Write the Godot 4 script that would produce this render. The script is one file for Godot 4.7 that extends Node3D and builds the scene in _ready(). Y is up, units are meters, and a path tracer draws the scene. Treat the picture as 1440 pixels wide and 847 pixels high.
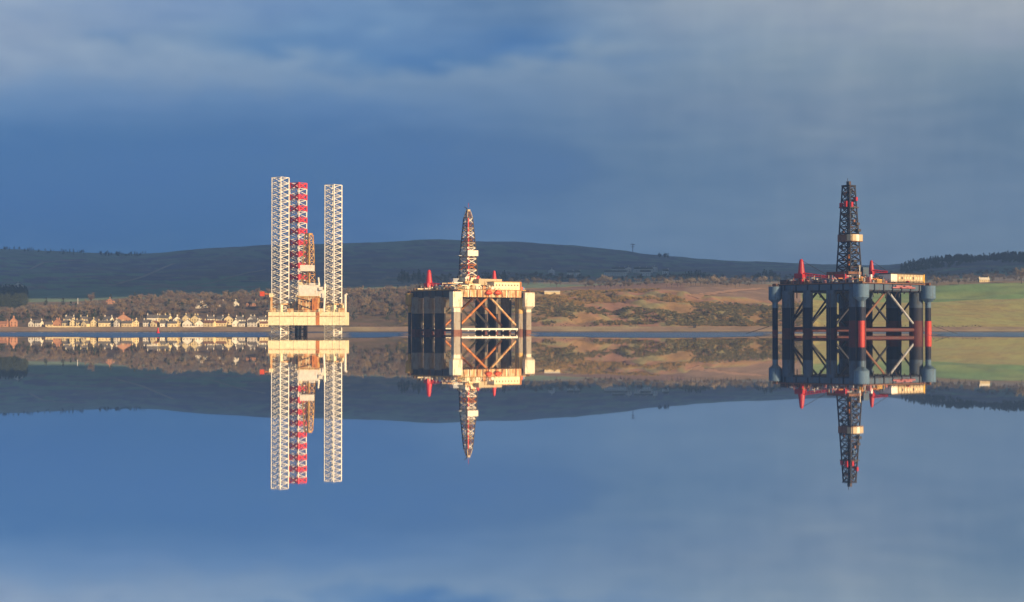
extends Node3D
# Three drilling rigs laid up on a mirror-calm firth, with a village and hills behind.
# x runs right, -z runs away from the photographer, y is up, metres. Water level is y = 0.

const EYE := 2.2          # eye height above the water
const FOCAL := 2500.0     # focal length in pixels of a 1440 wide frame
const HORIZON := 464.6    # row of the horizon in that frame

var M := {}
var used := {}
var rng := RandomNumberGenerator.new()
var unit_box: BoxMesh
var unit_tube: CylinderMesh
var unit_rod: CylinderMesh
var n_land := FastNoiseLite.new()
var n_fine := FastNoiseLite.new()
var n_field := FastNoiseLite.new()


func _ready():
	rng.seed = 20240117
	setup_camera_and_light()
	setup_noise()
	setup_materials()
	build_water()
	build_land()
	build_cloud()
	build_jack_up()
	build_middle_rig()
	build_right_rig()
	build_village()
	build_far_buildings()
	build_trees()
	build_small_things()


# ------------------------------------------------------------------ camera, sky, sun
func setup_camera_and_light():
	var cam := Camera3D.new()
	cam.name = "camera"
	cam.fov = rad_to_deg(2.0 * atan(423.5 / FOCAL))
	cam.near = 0.5
	cam.far = 20000.0
	add_child(cam)
	cam.position = Vector3(0, EYE, 0)
	cam.rotation.x = atan((HORIZON - 423.5) / FOCAL)
	cam.current = true

	var env := Environment.new()
	env.background_mode = Environment.BG_SKY
	var sky := Sky.new()
	var pano := PanoramaSkyMaterial.new()
	pano.panorama = sky_picture()
	pano.energy_multiplier = 0.71
	sky.sky_material = pano
	env.sky = sky
	env.ambient_light_source = Environment.AMBIENT_SOURCE_SKY
	env.tonemap_mode = Environment.TONE_MAPPER_LINEAR
	env.tonemap_exposure = 1.55
	env.fog_enabled = true
	env.fog_density = 0.00011
	env.fog_light_color = Color(0.55, 0.73, 1.0)
	env.sdfgi_enabled = true
	env.ssao_enabled = true
	env.ssil_enabled = true
	var we := WorldEnvironment.new()
	we.name = "environment"
	we.environment = env
	add_child(we)

	var sun := DirectionalLight3D.new()
	sun.name = "sun"
	sun.light_energy = 1.6
	sun.light_color = Color(1.0, 0.86, 0.66)
	sun.light_angular_distance = 0.5
	sun.shadow_enabled = true
	add_child(sun)
	var az := deg_to_rad(52.0)
	var el := deg_to_rad(18.0)
	var s := Vector3(sin(az) * cos(el), sin(el), cos(az) * cos(el))
	sun.look_at_from_position(s * 100.0, Vector3.ZERO, Vector3.UP)


# Clouds and air: a slate-blue rain sky with a paler deck of cloud above it and a grey shower to the right.
const SKY_X := [0.0, 240.0, 480.0, 720.0, 960.0, 1200.0, 1440.0]
const SKY_Y := [0.0, 60.0, 100.0, 150.0, 200.0, 250.0, 300.0, 350.0]
const SKY_RGB := [
	[[147,166,190],[124,150,184],[105,138,178],[97,128,164],[142,157,174],[152,163,176],[160,168,176]],
	[[134,154,181],[119,146,177],[97,134,176],[94,129,171],[124,146,169],[137,153,169],[144,156,171]],
	[[136,157,183],[127,151,179],[119,146,176],[117,142,170],[117,140,164],[125,144,162],[122,142,160]],
	[[100,134,175],[92,127,170],[86,123,168],[96,127,164],[106,130,158],[118,137,158],[100,125,150]],
	[[70,113,163],[64,107,157],[66,107,157],[78,113,155],[98,125,155],[110,131,155],[98,123,149]],
	[[61,106,158],[55,100,153],[61,104,154],[67,104,150],[89,119,152],[105,128,154],[97,122,150]],
	[[62,107,161],[60,105,157],[70,111,161],[80,117,161],[98,127,159],[106,131,157],[102,127,155]],
	[[67,112,163],[67,112,161],[77,116,163],[93,128,167],[105,134,165],[113,136,161],[109,134,159]]]

func sky_tone(px: float, py: float) -> Vector3:
	px = clampf(px, 0.0, 1439.9)
	py = clampf(py, 0.0, 349.9)
	var i := int(px / 240.0)
	var j := 0
	while j < 6 and py > SKY_Y[j + 1]:
		j += 1
	var u := smoothstep(0.0, 1.0, px / 240.0 - i) * 0.5 + (px / 240.0 - i) * 0.5
	var v: float = (py - SKY_Y[j]) / (SKY_Y[j + 1] - SKY_Y[j])
	var a = SKY_RGB[j][i]
	var b = SKY_RGB[j][i + 1]
	var c = SKY_RGB[j + 1][i]
	var d = SKY_RGB[j + 1][i + 1]
	var top := Vector3(a[0], a[1], a[2]).lerp(Vector3(b[0], b[1], b[2]), u)
	var low := Vector3(c[0], c[1], c[2]).lerp(Vector3(d[0], d[1], d[2]), u)
	return top.lerp(low, v) / 255.0

func sky_picture() -> ImageTexture:
	var w := 2048
	var h := 1024
	var big := FastNoiseLite.new()
	big.seed = 7
	big.frequency = 0.5
	big.fractal_octaves = 5
	var im := Image.create(w, h, false, Image.FORMAT_RGBF)
	im.fill(Color(0.05, 0.11, 0.2))
	for y in range(0, 514):
		var el := (0.5 - (y + 0.5) / h) * 180.0
		var step := 1 if el < 22.0 else 4
		var te := tan(deg_to_rad(clampf(el, 0.0, 60.0)))
		for x in range(0, w, step):
			var az := fposmod((x + 0.5 * step) / w * 360.0 + 180.0, 360.0) - 180.0   # the picture starts straight ahead
			# the deck of cloud goes on round the horizon much as it is in view
			var fold := fposmod(az + 16.06 , 64.24)
			if fold > 32.12:
				fold = 64.24 - fold
			fold -= 16.06
			var px := 720.0 + FOCAL * tan(deg_to_rad(fold))
			var py := HORIZON - FOCAL * te
			var n := big.get_noise_2d(az * 0.32, el * 0.9)
			var n2 := big.get_noise_2d(az * 0.9 + 300.0, el * 2.6)
			var wob := clampf((el - 4.0) / 3.0, 0.0, 1.0)
			var c := sky_tone(px + n * 50.0, py + (n * 34.0 + n2 * 22.0) * wob)
			if el > 10.0:
				var high := Vector3(0.50, 0.59, 0.71).lerp(Vector3(0.40, 0.53, 0.70), clampf(0.5 + n * 1.5, 0.0, 1.0))
				c = c.lerp(high, smoothstep(10.0, 22.0, el))
			# ragged grey-white cloud against bluer gaps, faint
			var puff := n2 * 0.5 + n * 0.5
			c += Vector3(0.07, 0.055, 0.03) * puff * (0.35 + 1.0 * wob)
			var layer := big.get_noise_2d(az * 0.5 - 80.0, el * 6.0 + 40.0)
			var veil := big.get_noise_2d(az * 5.0 + 500.0, el * 0.5)
			c += Vector3(0.026, 0.021, 0.015) * layer + Vector3(0.03, 0.026, 0.022) * 0.5 * veil * smoothstep(600.0, 1100.0, px)
			# blue gaps between the clouds high on the left
			for g in [[360.0, 68.0, 75.0, 15.0], [575.0, 92.0, 70.0, 14.0], [655.0, 84.0, 50.0, 14.0], [745.0, 62.0, 70.0, 22.0], [140.0, 56.0, 25.0, 8.0]]:
				var gx: float = (px + n2 * 60.0 - g[0]) / g[2]
				var gy: float = (py + n2 * 16.0 - g[1]) / g[3]
				var e := exp(-gx * gx - gy * gy)
				if e > 0.02:
					c += Vector3(-0.075, -0.045, -0.012) * e
			# a pale shaft of rain
			var rx := (px - 1190.0) / 26.0
			c += Vector3(0.010, 0.009, 0.008) * exp(-rx * rx) * clampf((py - 20.0) / 100.0, 0.0, 1.0)
			var lin := Color(c.x, c.y, c.z).srgb_to_linear()
			if step == 1:
				im.set_pixel(x, y, lin)
			else:
				im.fill_rect(Rect2i(x, y, step, 1), lin)
	return ImageTexture.create_from_image(im)


# ------------------------------------------------------------------ places
func at(px: float, py: float, d: float) -> Vector3:
	return Vector3((px - 720.0) / FOCAL * d, EYE + (HORIZON - py) / FOCAL * d, -d)

const LAND_D := [1960.0, 2000.0, 2012.0, 2040.0, 2110.0, 2200.0, 2300.0, 2450.0, 2600.0, 3000.0, 3800.0, 4500.0, 5600.0]
const LAND_X := [-500.0, 0.0, 130.0, 200.0, 300.0, 400.0, 540.0, 640.0, 760.0, 870.0, 940.0, 1080.0, 1200.0, 1260.0, 1320.0, 1440.0, 1940.0]
# rows of the frame at which the land stands, from 2040 m to 4500 m, for each bearing
const LAND_Y := [
	[460, 456, 449, 441, 432, 425, 408, 378, 350],
	[460, 456, 449, 442, 434, 426, 409, 378, 349.5],
	[460, 455, 447, 440, 432, 424, 407, 379, 355],
	[460, 455, 447, 439, 430, 421, 406, 380, 356.5],
	[460, 455, 446, 436, 426, 418, 404, 375, 347.5],
	[460, 455, 446, 434, 422, 415, 403, 373, 344.5],
	[460, 454, 444, 432, 420, 414, 402, 371, 339.5],
	[460, 450, 434, 422, 414, 410, 400, 370, 336.8],
	[460, 444, 424, 412, 409, 406, 397, 374, 342.5],
	[460, 443, 424, 411, 406, 403, 394, 376, 351],
	[460, 443, 426, 410, 404, 401, 393, 379, 360.5],
	[460, 447, 437, 428, 409, 403, 396, 384, 368.5],
	[460, 452, 445, 437, 420, 405, 398, 386, 372],
	[460, 452, 444, 436, 421, 405, 396, 380, 371],
	[460, 452, 443, 434, 419, 403, 393, 368, 364],
	[460, 452, 442, 432, 414, 397, 389, 364, 360],
	[460, 451, 441, 431, 412, 396, 388, 362, 358]]
var land_h := []
var house_px := []

func setup_noise():
	n_land.seed = 3
	n_land.frequency = 0.004
	n_land.fractal_octaves = 4
	n_fine.seed = 11
	n_fine.frequency = 0.02
	n_fine.fractal_octaves = 4
	n_field.seed = 5
	n_field.noise_type = FastNoiseLite.TYPE_CELLULAR
	n_field.cellular_return_type = FastNoiseLite.RETURN_CELL_VALUE
	n_field.frequency = 0.004
	n_field.domain_warp_enabled = false
	for col in LAND_Y:
		var hs := [-3.0, 0.0, 1.6]
		for k in 9:
			hs.append(EYE + (HORIZON - col[k]) / FOCAL * LAND_D[k + 3])
		hs.append(hs[11] - 60.0)
		land_h.append(hs)

func ground(px: float, d: float) -> float:
	var i := 0
	while i < LAND_X.size() - 2 and px > LAND_X[i + 1]:
		i += 1
	var j := 0
	while j < LAND_D.size() - 2 and d > LAND_D[j + 1]:
		j += 1
	var u := clampf((px - LAND_X[i]) / (LAND_X[i + 1] - LAND_X[i]), 0.0, 1.0)
	var v := clampf((d - LAND_D[j]) / (LAND_D[j + 1] - LAND_D[j]), 0.0, 1.0)
	var i0 := maxi(i - 1, 0)
	var i3 := mini(i + 2, LAND_X.size() - 1)
	var y0 := cubic_interpolate(land_h[i][j], land_h[i + 1][j], land_h[i0][j], land_h[i3][j], u)
	var y1 := cubic_interpolate(land_h[i][j + 1], land_h[i + 1][j + 1], land_h[i0][j + 1], land_h[i3][j + 1], u)
	var y := lerpf(y0, y1, v)
	var x := (px - 720.0) / FOCAL * d
	var rough := clampf((d - 2045.0) / 400.0, 0.0, 1.0)
	y += n_land.get_noise_2d(x, d) * rough * 5.0
	if px > 560.0 and px < 1150.0 and d > 2040.0 and d < 2350.0:
		y += (n_fine.get_noise_2d(x, d) * 4.0 - 7.0 * pow(1.0 - absf(n_land.get_noise_2d(x * 2.2 + d * 1.3, d * 0.7 - x * 0.4)), 6.0) + 3.0) * clampf((d - 2040.0) / 40.0, 0.0, 1.0) * clampf((2350.0 - d) / 60.0, 0.0, 1.0)
	return y

func spot(px: float, d: float) -> Vector3:
	return Vector3((px - 720.0) / FOCAL * d, ground(px, d), -d)

# the place on the land that stands at this row of the frame
func on_land(px: float, py: float, from_d := 2030.0) -> Vector3:
	var d := from_d
	while d < 4500.0:
		var g := ground(px, d)
		if HORIZON - (g - EYE) * FOCAL / d <= py:
			break
		d += 8.0
	return spot(px, d)


# ------------------------------------------------------------------ helpers for meshes
func numbered(called: String) -> String:
	var k: int = used.get(called, -1) + 1
	used[called] = k
	return called if k == 0 else "%s_%03d" % [called, k]

func thing(called, label, category, where := Vector3.ZERO, turn := 0.0, group := "") -> Node3D:
	var o := Node3D.new()
	o.name = numbered(called)
	add_child(o)
	o.position = where
	o.rotation.y = turn
	tag(o, label, category, group)
	return o

func tag(o, label := "", category := "", group := "", kind := ""):
	if label: o.set_meta("label", label)
	if category: o.set_meta("category", category)
	if group: o.set_meta("group", group)
	if kind: o.set_meta("kind", kind)

func put(parent: Node, called: String, mesh: Mesh, mat: Material, pos := Vector3.ZERO, turn := 0.0) -> MeshInstance3D:
	var o := MeshInstance3D.new()
	o.name = numbered(called) if parent == self else called
	o.mesh = mesh
	if mat:
		o.material_override = mat
	o.position = pos
	o.rotation.y = turn
	parent.add_child(o, true)
	return o

func part(parent: Node3D, called: String, pos := Vector3.ZERO, turn := 0.0) -> Node3D:
	var o := Node3D.new()
	o.name = called
	o.position = pos
	o.rotation.y = turn
	parent.add_child(o, true)
	return o

# a box standing on pos (its base centre)
func box(parent: Node, called: String, size: Vector3, pos: Vector3, mat: Material, turn := 0.0) -> MeshInstance3D:
	var o := put(parent, called, unit_box, mat, pos + Vector3(0, size.y / 2, 0))
	o.basis = Basis(Vector3.UP, turn).scaled_local(size)
	return o

# a round bar from a to b
func bar(parent: Node, called: String, a: Vector3, b: Vector3, r: float, mat: Material, thick := false) -> MeshInstance3D:
	var dir := b - a
	var len := dir.length()
	var y := dir / len
	var x := y.cross(Vector3.RIGHT if absf(y.x) < 0.9 else Vector3.UP).normalized()
	var z := x.cross(y)
	var o := put(parent, called, unit_tube if thick else unit_rod, mat)
	o.transform = Transform3D(Basis(x * r, y * len, z * r), (a + b) / 2)
	return o

# profile rows [radius, height, colour (linear)] turned round the y axis
func lathe(rows: Array, sides := 28) -> ArrayMesh:
	var st := SurfaceTool.new()
	st.begin(Mesh.PRIMITIVE_TRIANGLES)
	for k in range(rows.size() - 1):
		var a = rows[k]
		var b = rows[k + 1]
		if a[0] == b[0] and a[1] == b[1]:
			continue
		var slope := Vector2(b[1] - a[1], a[0] - b[0]).normalized()
		var flat := sides <= 8
		for s in sides:
			var t0 := TAU * s / sides
			var t1 := TAU * (s + 1) / sides
			var quad := [[a, t0], [b, t1], [b, t0], [a, t0], [a, t1], [b, t1]]
			for q in quad:
				var r = q[0]
				st.set_color(r[2])
				var ta: float = (t0 + t1) / 2 if flat else q[1]
				st.set_normal(Vector3(cos(ta) * slope.x, slope.y, sin(ta) * slope.x))
				st.add_vertex(Vector3(cos(q[1]) * r[0], r[1], sin(q[1]) * r[0]))
	return st.commit()

# a polygon in x-y pushed along z from z0 to z1
func extrude(poly: PackedVector2Array, z0: float, z1: float) -> ArrayMesh:
	var st := SurfaceTool.new()
	st.begin(Mesh.PRIMITIVE_TRIANGLES)
	st.set_smooth_group(-1)
	if Geometry2D.is_polygon_clockwise(poly):
		poly.reverse()
	var tri := Geometry2D.triangulate_polygon(poly)
	for k in range(0, tri.size(), 3):
		var a := poly[tri[k]]
		var b := poly[tri[k + 1]]
		var c := poly[tri[k + 2]]
		if (b - a).cross(c - a) < 0:
			var t := b
			b = c
			c = t
		for p in [a, c, b]:
			st.add_vertex(Vector3(p.x, p.y, z1))
		for p in [a, b, c]:
			st.add_vertex(Vector3(p.x, p.y, z0))
	var n := poly.size()
	for k in n:
		var a := poly[k]
		var b := poly[(k + 1) % n]
		var q := [Vector3(a.x, a.y, z1), Vector3(b.x, b.y, z1), Vector3(b.x, b.y, z0), Vector3(a.x, a.y, z0)]
		for m in [0, 1, 2, 0, 2, 3]:
			st.add_vertex(q[m])
	st.generate_normals()
	return st.commit()

# a plan polygon in x-z, standing from y0 to y1
func slab(parent: Node, called: String, plan: Array, y0: float, y1: float, mat: Material) -> MeshInstance3D:
	var pts := PackedVector2Array()
	for p in plan:
		pts.append(Vector2(p[0], -p[1]))
	var o := put(parent, called, extrude(pts, y0, y1), mat)
	o.rotation.x = -PI / 2
	return o


# ------------------------------------------------------------------ materials
func lin(r: float, g: float, b: float) -> Color:
	return Color(r, g, b)

func plain(called: String, c: Color, rough := 0.7, metal := 0.0) -> StandardMaterial3D:
	var m := StandardMaterial3D.new()
	m.resource_name = called
	m.albedo_color = c.linear_to_srgb()
	m.roughness = rough
	m.metallic = metal
	M[called] = m
	return m

# paint with rust runs and grime: colours are linear base colours
func weathered(called: String, base: Color, rust: Color, amount: float, seed_n: int, rough := 0.65) -> StandardMaterial3D:
	var n := FastNoiseLite.new()
	n.seed = seed_n
	n.frequency = 0.03
	n.fractal_octaves = 4
	var patch := n.get_seamless_image(192, 192)
	n.seed = seed_n + 50
	n.frequency = 0.06
	var runs := n.get_seamless_image(192, 32)
	runs.resize(192, 192, Image.INTERPOLATE_BILINEAR)
	var im := Image.create(192, 192, false, Image.FORMAT_RGB8)
	for y in 192:
		for x in 192:
			var p := patch.get_pixel(x, y).r
			var r := runs.get_pixel(x, y).r
			var k := smoothstep(1.0 - amount, 1.25 - amount, p * 0.55 + r * 0.55)
			var c := base.lerp(rust, k * 0.85) * (0.82 + 0.34 * p)
			im.set_pixel(x, y, c.linear_to_srgb())
	var m := plain(called, Color(1, 1, 1), rough)
	m.albedo_texture = ImageTexture.create_from_image(im)
	m.uv1_triplanar = true
	m.uv1_world_triplanar = true
	m.uv1_triplanar_sharpness = 4.0
	m.uv1_scale = Vector3.ONE / 26.0
	return m

func vertex_painted(called: String, amount: float, seed_n: int, scale := 24.0, rough := 0.75) -> StandardMaterial3D:
	var m := weathered(called, Color(0.95, 0.95, 0.95), Color(0.62, 0.5, 0.42), amount, seed_n, rough)
	m.vertex_color_use_as_albedo = true
	m.uv1_scale = Vector3.ONE / scale
	return m

func setup_materials():
	unit_box = BoxMesh.new()
	unit_tube = CylinderMesh.new()
	unit_tube.top_radius = 1.0
	unit_tube.bottom_radius = 1.0
	unit_tube.height = 1.0
	unit_tube.radial_segments = 20
	unit_tube.rings = 0
	unit_rod = unit_tube.duplicate()
	unit_rod.radial_segments = 7
	var rust := Color(0.22, 0.075, 0.025)
	weathered("cream", Color(0.86, 0.74, 0.47), Color(0.56, 0.32, 0.1), 0.32, 21)
	weathered("cream_rusty", Color(0.70, 0.55, 0.30), Color(0.40, 0.16, 0.04), 0.62, 22)
	weathered("off_white", Color(0.78, 0.73, 0.62), Color(0.5, 0.34, 0.2), 0.34, 23)
	weathered("leg_paint", Color(0.82, 0.79, 0.71), Color(0.5, 0.40, 0.27), 0.34, 24)
	weathered("leg_red", Color(0.66, 0.045, 0.06), Color(0.3, 0.05, 0.04), 0.3, 25)
	weathered("ochre", Color(0.55, 0.33, 0.08), Color(0.3, 0.1, 0.03), 0.5, 26)
	weathered("rust_orange", Color(0.55, 0.19, 0.04), rust, 0.5, 27)
	weathered("rust_brown", Color(0.085, 0.018, 0.016), Color(0.05, 0.03, 0.03), 0.5, 28)
	weathered("dark_steel", Color(0.035, 0.037, 0.042), Color(0.09, 0.04, 0.02), 0.45, 29)
	weathered("slate_blue", Color(0.06, 0.10, 0.15), Color(0.09, 0.05, 0.03), 0.38, 30)
	weathered("navy", Color(0.007, 0.011, 0.026), Color(0.03, 0.018, 0.02), 0.35, 31)
	weathered("crane_red", Color(0.62, 0.025, 0.035), Color(0.3, 0.03, 0.02), 0.3, 32, 0.5)
	weathered("dull_red", Color(0.42, 0.012, 0.025), Color(0.2, 0.02, 0.02), 0.35, 33, 0.5)
	weathered("orange_red", Color(0.62, 0.075, 0.02), Color(0.35, 0.06, 0.02), 0.3, 34, 0.5)
	weathered("tan_panel", Color(0.50, 0.40, 0.25), Color(0.3, 0.18, 0.08), 0.38, 35)
	weathered("grey_panel", Color(0.36, 0.38, 0.40), Color(0.22, 0.15, 0.1), 0.38, 36)
	weathered("pink_pipe", Color(0.42, 0.16, 0.17), Color(0.25, 0.08, 0.06), 0.4, 37)
	weathered("pipe_brown", Color(0.20, 0.09, 0.05), Color(0.1, 0.04, 0.02), 0.5, 38)
	weathered("draught_red", Color(0.50, 0.032, 0.016), Color(0.25, 0.03, 0.02), 0.35, 61, 0.55)
	plain("tarp_blue", Color(0.02, 0.12, 0.38), 0.6)
	plain("glass", Color(0.02, 0.025, 0.03), 0.15)
	plain("wire", Color(0.03, 0.03, 0.032), 0.6)
	plain("white_lamp_box", Color(0.75, 0.75, 0.72), 0.5)
	plain("yellow", Color(0.62, 0.36, 0.03), 0.5)
	plain("buoy_red", Color(0.62, 0.015, 0.03), 0.45)
	vertex_painted("column_paint", 0.45, 41)
	vertex_painted("land_cover", 0.3, 42, 37.0, 1.0)
	# village
	weathered("render_cream", Color(0.76, 0.64, 0.38), Color(0.5, 0.38, 0.2), 0.3, 51, 0.9)
	weathered("render_white", Color(0.80, 0.76, 0.64), Color(0.55, 0.5, 0.4), 0.3, 52, 0.9)
	weathered("sandstone", Color(0.50, 0.27, 0.17), Color(0.35, 0.15, 0.08), 0.45, 53, 0.95)
	weathered("slate_roof", Color(0.14, 0.13, 0.125), Color(0.12, 0.1, 0.07), 0.4, 54, 0.8)
	weathered("brown_roof", Color(0.22, 0.11, 0.07), Color(0.12, 0.08, 0.05), 0.4, 55, 0.9)
	weathered("tile_roof", Color(0.36, 0.18, 0.11), Color(0.22, 0.1, 0.06), 0.4, 56, 0.9)
	plain("chimney_pot", Color(0.5, 0.28, 0.14), 0.9)
	plain("whitewash", Color(0.86, 0.86, 0.84), 0.9)
	plain("bark", Color(0.11, 0.085, 0.065), 0.95)
	plain("stone_wall", Color(0.4, 0.33, 0.24), 0.95)


# ------------------------------------------------------------------ water
func build_water():
	# calm water close by; a breeze ruffles it further out, in patches with ragged edges
	var st := SurfaceTool.new()
	st.begin(Mesh.PRIMITIVE_TRIANGLES)
	var x0 := -1500.0
	var x1 := 1500.0
	var z0 := 120.0
	var z1 := -2080.0
	var c := [Vector3(x0, 0, z0), Vector3(x1, 0, z0), Vector3(x1, 0, z1), Vector3(x0, 0, z1)]
	var uv := [Vector2(0, 0), Vector2(1, 0), Vector2(1, 1), Vector2(0, 1)]
	for k in [0, 2, 1, 0, 3, 2]:
		st.set_normal(Vector3.UP)
		st.set_uv(uv[k])
		st.add_vertex(c[k])
	var m := plain("sea", Color(0.965, 0.97, 0.98), 0.012, 1.0)
	var o := put(self, "water", st.commit(), m)
	tag(o, "calm blue water mirroring the rigs and the hills", "", "", "structure")
	# cat's-paws: the same water roughened by the breeze, so that it shows its own blue
	var n := FastNoiseLite.new()
	n.seed = 9
	n.frequency = 0.02
	n.fractal_octaves = 3
	var rf := SurfaceTool.new()
	rf.begin(Mesh.PRIMITIVE_TRIANGLES)
	# the breeze comes off the far shore, so a slick of calm water lies in the lee of each rig
	var lee := [[435.0, 52.0, 1520.0], [660.0, 92.0, 1400.0], [1197.0, 122.0, 1170.0]]
	for j in 110:
		var d0 := 480.0 + j * 14.0
		for i in 360:
			var x := -1440.0 + i * 8.0
			var dm := d0 + 7.0
			if dm < 575.0 + n.get_noise_2d(x * 0.5, dm * 0.2) * 150.0:
				continue
			var off := (x + 4.0) / dm * FOCAL + 720.0 + n.get_noise_2d(x + 300.0, dm) * 14.0
			var calm := false
			for l in lee:
				if absf(off - l[0]) < l[1] and dm < l[2]: calm = true
			if calm:
				continue
			var d1 := minf(d0 + 14.0, 2010.0)
			for v in [Vector3(x, 0.03, -d0), Vector3(x, 0.03, -d1), Vector3(x + 8.0, 0.03, -d1), Vector3(x, 0.03, -d0), Vector3(x + 8.0, 0.03, -d1), Vector3(x + 8.0, 0.03, -d0)]:
				rf.set_normal(Vector3.UP)
				rf.add_vertex(v)
	var rm := plain("ruffled_sea", Color(0.006, 0.04, 0.10), 0.2)
	rm.metallic_specular = 0.42
	var r := put(self, "ruffled_water", rf.commit(), rm)
	tag(r, "band of darker water ruffled by the breeze near the far shore", "", "", "structure")


# ------------------------------------------------------------------ land
func land_colour(px: float, d: float, y: float) -> Color:
	var x := (px - 720.0) / FOCAL * d
	var a := n_fine.get_noise_2d(x, d * 1.0)
	var b := n_land.get_noise_2d(x * 2.0 + 500.0, d * 2.0)
	var f := n_field.get_noise_2d(x, d)
	var c: Color
	var row := HORIZON - (y - EYE) * FOCAL / d
	if d < 2008.0:
		c = lin(0.13, 0.10, 0.08)
	elif d < 2042.0:
		c = lin(0.34, 0.24, 0.17).lerp(lin(0.42, 0.34, 0.2), clampf(b * 2.0 + 0.4, 0, 1))
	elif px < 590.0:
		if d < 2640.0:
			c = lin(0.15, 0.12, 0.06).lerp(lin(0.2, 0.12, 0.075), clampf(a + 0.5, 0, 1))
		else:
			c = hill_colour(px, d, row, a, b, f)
	elif px < 1130.0:
		if d < 2330.0:
			var soil := lin(0.42, 0.23, 0.155)
			var bracken := lin(0.42, 0.26, 0.115)
			var grass := lin(0.30, 0.265, 0.125)
			c = bracken.lerp(soil, smoothstep(-0.15, 0.2, b)).lerp(grass, smoothstep(0.05, 0.3, a))
		elif d < 2700.0:
			c = lin(0.26, 0.15, 0.11) if f < 0.2 else lin(0.34, 0.25, 0.1)
			if px > 960.0: c = lin(0.30, 0.20, 0.145) if d < 2480.0 else lin(0.3, 0.19, 0.1)
		else:
			c = hill_colour(px, d, row, a, b, f)
	else:
		if d < 2400.0:
			c = lin(0.45, 0.45, 0.14).lerp(lin(0.47, 0.40, 0.12), clampf(b * 2.0 + 0.5, 0, 1))
			if a > 0.15: c = c.lerp(lin(0.26, 0.2, 0.08), 0.5)
		elif d < 2590.0:
			c = lin(0.20, 0.35, 0.11).lerp(lin(0.26, 0.36, 0.11), clampf(b * 2.0 + 0.5, 0, 1))
		elif d < 2760.0:
			c = lin(0.28, 0.2, 0.1)
		else:
			c = hill_colour(px, d, row, a, b, f)
	return c * (0.9 + 0.35 * a)

func hill_colour(px: float, d: float, row: float, a: float, b: float, f: float) -> Color:
	var heather := lin(0.135, 0.12, 0.175)
	var moor := lin(0.20, 0.24, 0.19)
	var pasture := lin(0.19, 0.28, 0.18)
	var x := (px - 720.0) / FOCAL * d
	var patch := n_field.get_noise_2d(x * 0.55 + 200.0, d * 0.8)
	var mottle := n_fine.get_noise_2d(x * 0.5, d * 0.35)
	var c := heather.lerp(lin(0.19, 0.165, 0.17), clampf(0.5 + mottle * 2.2, 0.0, 1.0))
	if d > 4100.0 + b * 900.0:
		c = moor if patch < 0.35 else moor.lerp(heather, 0.6)
	elif d < 3250.0 + b * 500.0:
		c = pasture if f < 0.05 else lin(0.25, 0.215, 0.18) if f < 0.55 else lin(0.13, 0.14, 0.12)
	elif patch > 0.5:
		c = moor
	elif patch < -0.6:
		c = pasture
	return c

func build_land():
	var ds := []
	var d := 1962.0
	while d < 5600.0:
		ds.append(d)
		d += 6.0 if d < 2050.0 else 9.0 if d < 2460.0 else 20.0 if d < 2800.0 else 40.0 if d < 4500.0 else 180.0
	var cols := 489
	var verts := PackedVector3Array()
	var colors := PackedColorArray()
	var index := PackedInt32Array()
	for dd in ds:
		for i in cols:
			var px := -500.0 + i * 5.0
			var y := ground(px, dd)
			verts.append(Vector3((px - 720.0) / FOCAL * dd, y, -dd))
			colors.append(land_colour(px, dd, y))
	for j in range(ds.size() - 1):
		for i in range(cols - 1):
			var k := j * cols + i
			index.append_array(PackedInt32Array([k, k + cols, k + 1, k + 1, k + cols, k + cols + 1]))
	var arr := []
	arr.resize(Mesh.ARRAY_MAX)
	arr[Mesh.ARRAY_VERTEX] = verts
	arr[Mesh.ARRAY_COLOR] = colors
	arr[Mesh.ARRAY_INDEX] = index
	var am := ArrayMesh.new()
	am.add_surface_from_arrays(Mesh.PRIMITIVE_TRIANGLES, arr)
	var st := SurfaceTool.new()
	st.create_from(am, 0)
	st.generate_normals()
	var o := put(self, "hills", st.commit(), M.land_cover)
	tag(o, "shore, fields and moorland hills across the water", "", "", "structure")
	# tracks and field edges: ribbons that follow the ground
	var t := lin(0.32, 0.28, 0.23)
	ribbon("hill_track", [[165, 400], [200, 390], [230, 377], [247, 370]], 9.0, t, 2700.0)
	ribbon("hill_track", [[40, 380], [60, 370], [85, 367], [130, 368]], 7.0, t, 2700.0)
	ribbon("hill_track", [[260, 404], [300, 398], [340, 386], [378, 379]], 8.0, t, 2700.0)
	ribbon("hill_track", [[300, 398], [340, 395], [380, 396]], 6.0, t, 2700.0)
	ribbon("field_path", [[975, 419], [1005, 413], [1040, 409], [1080, 406]], 14.0, lin(0.56, 0.33, 0.21), 2240.0)

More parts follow.
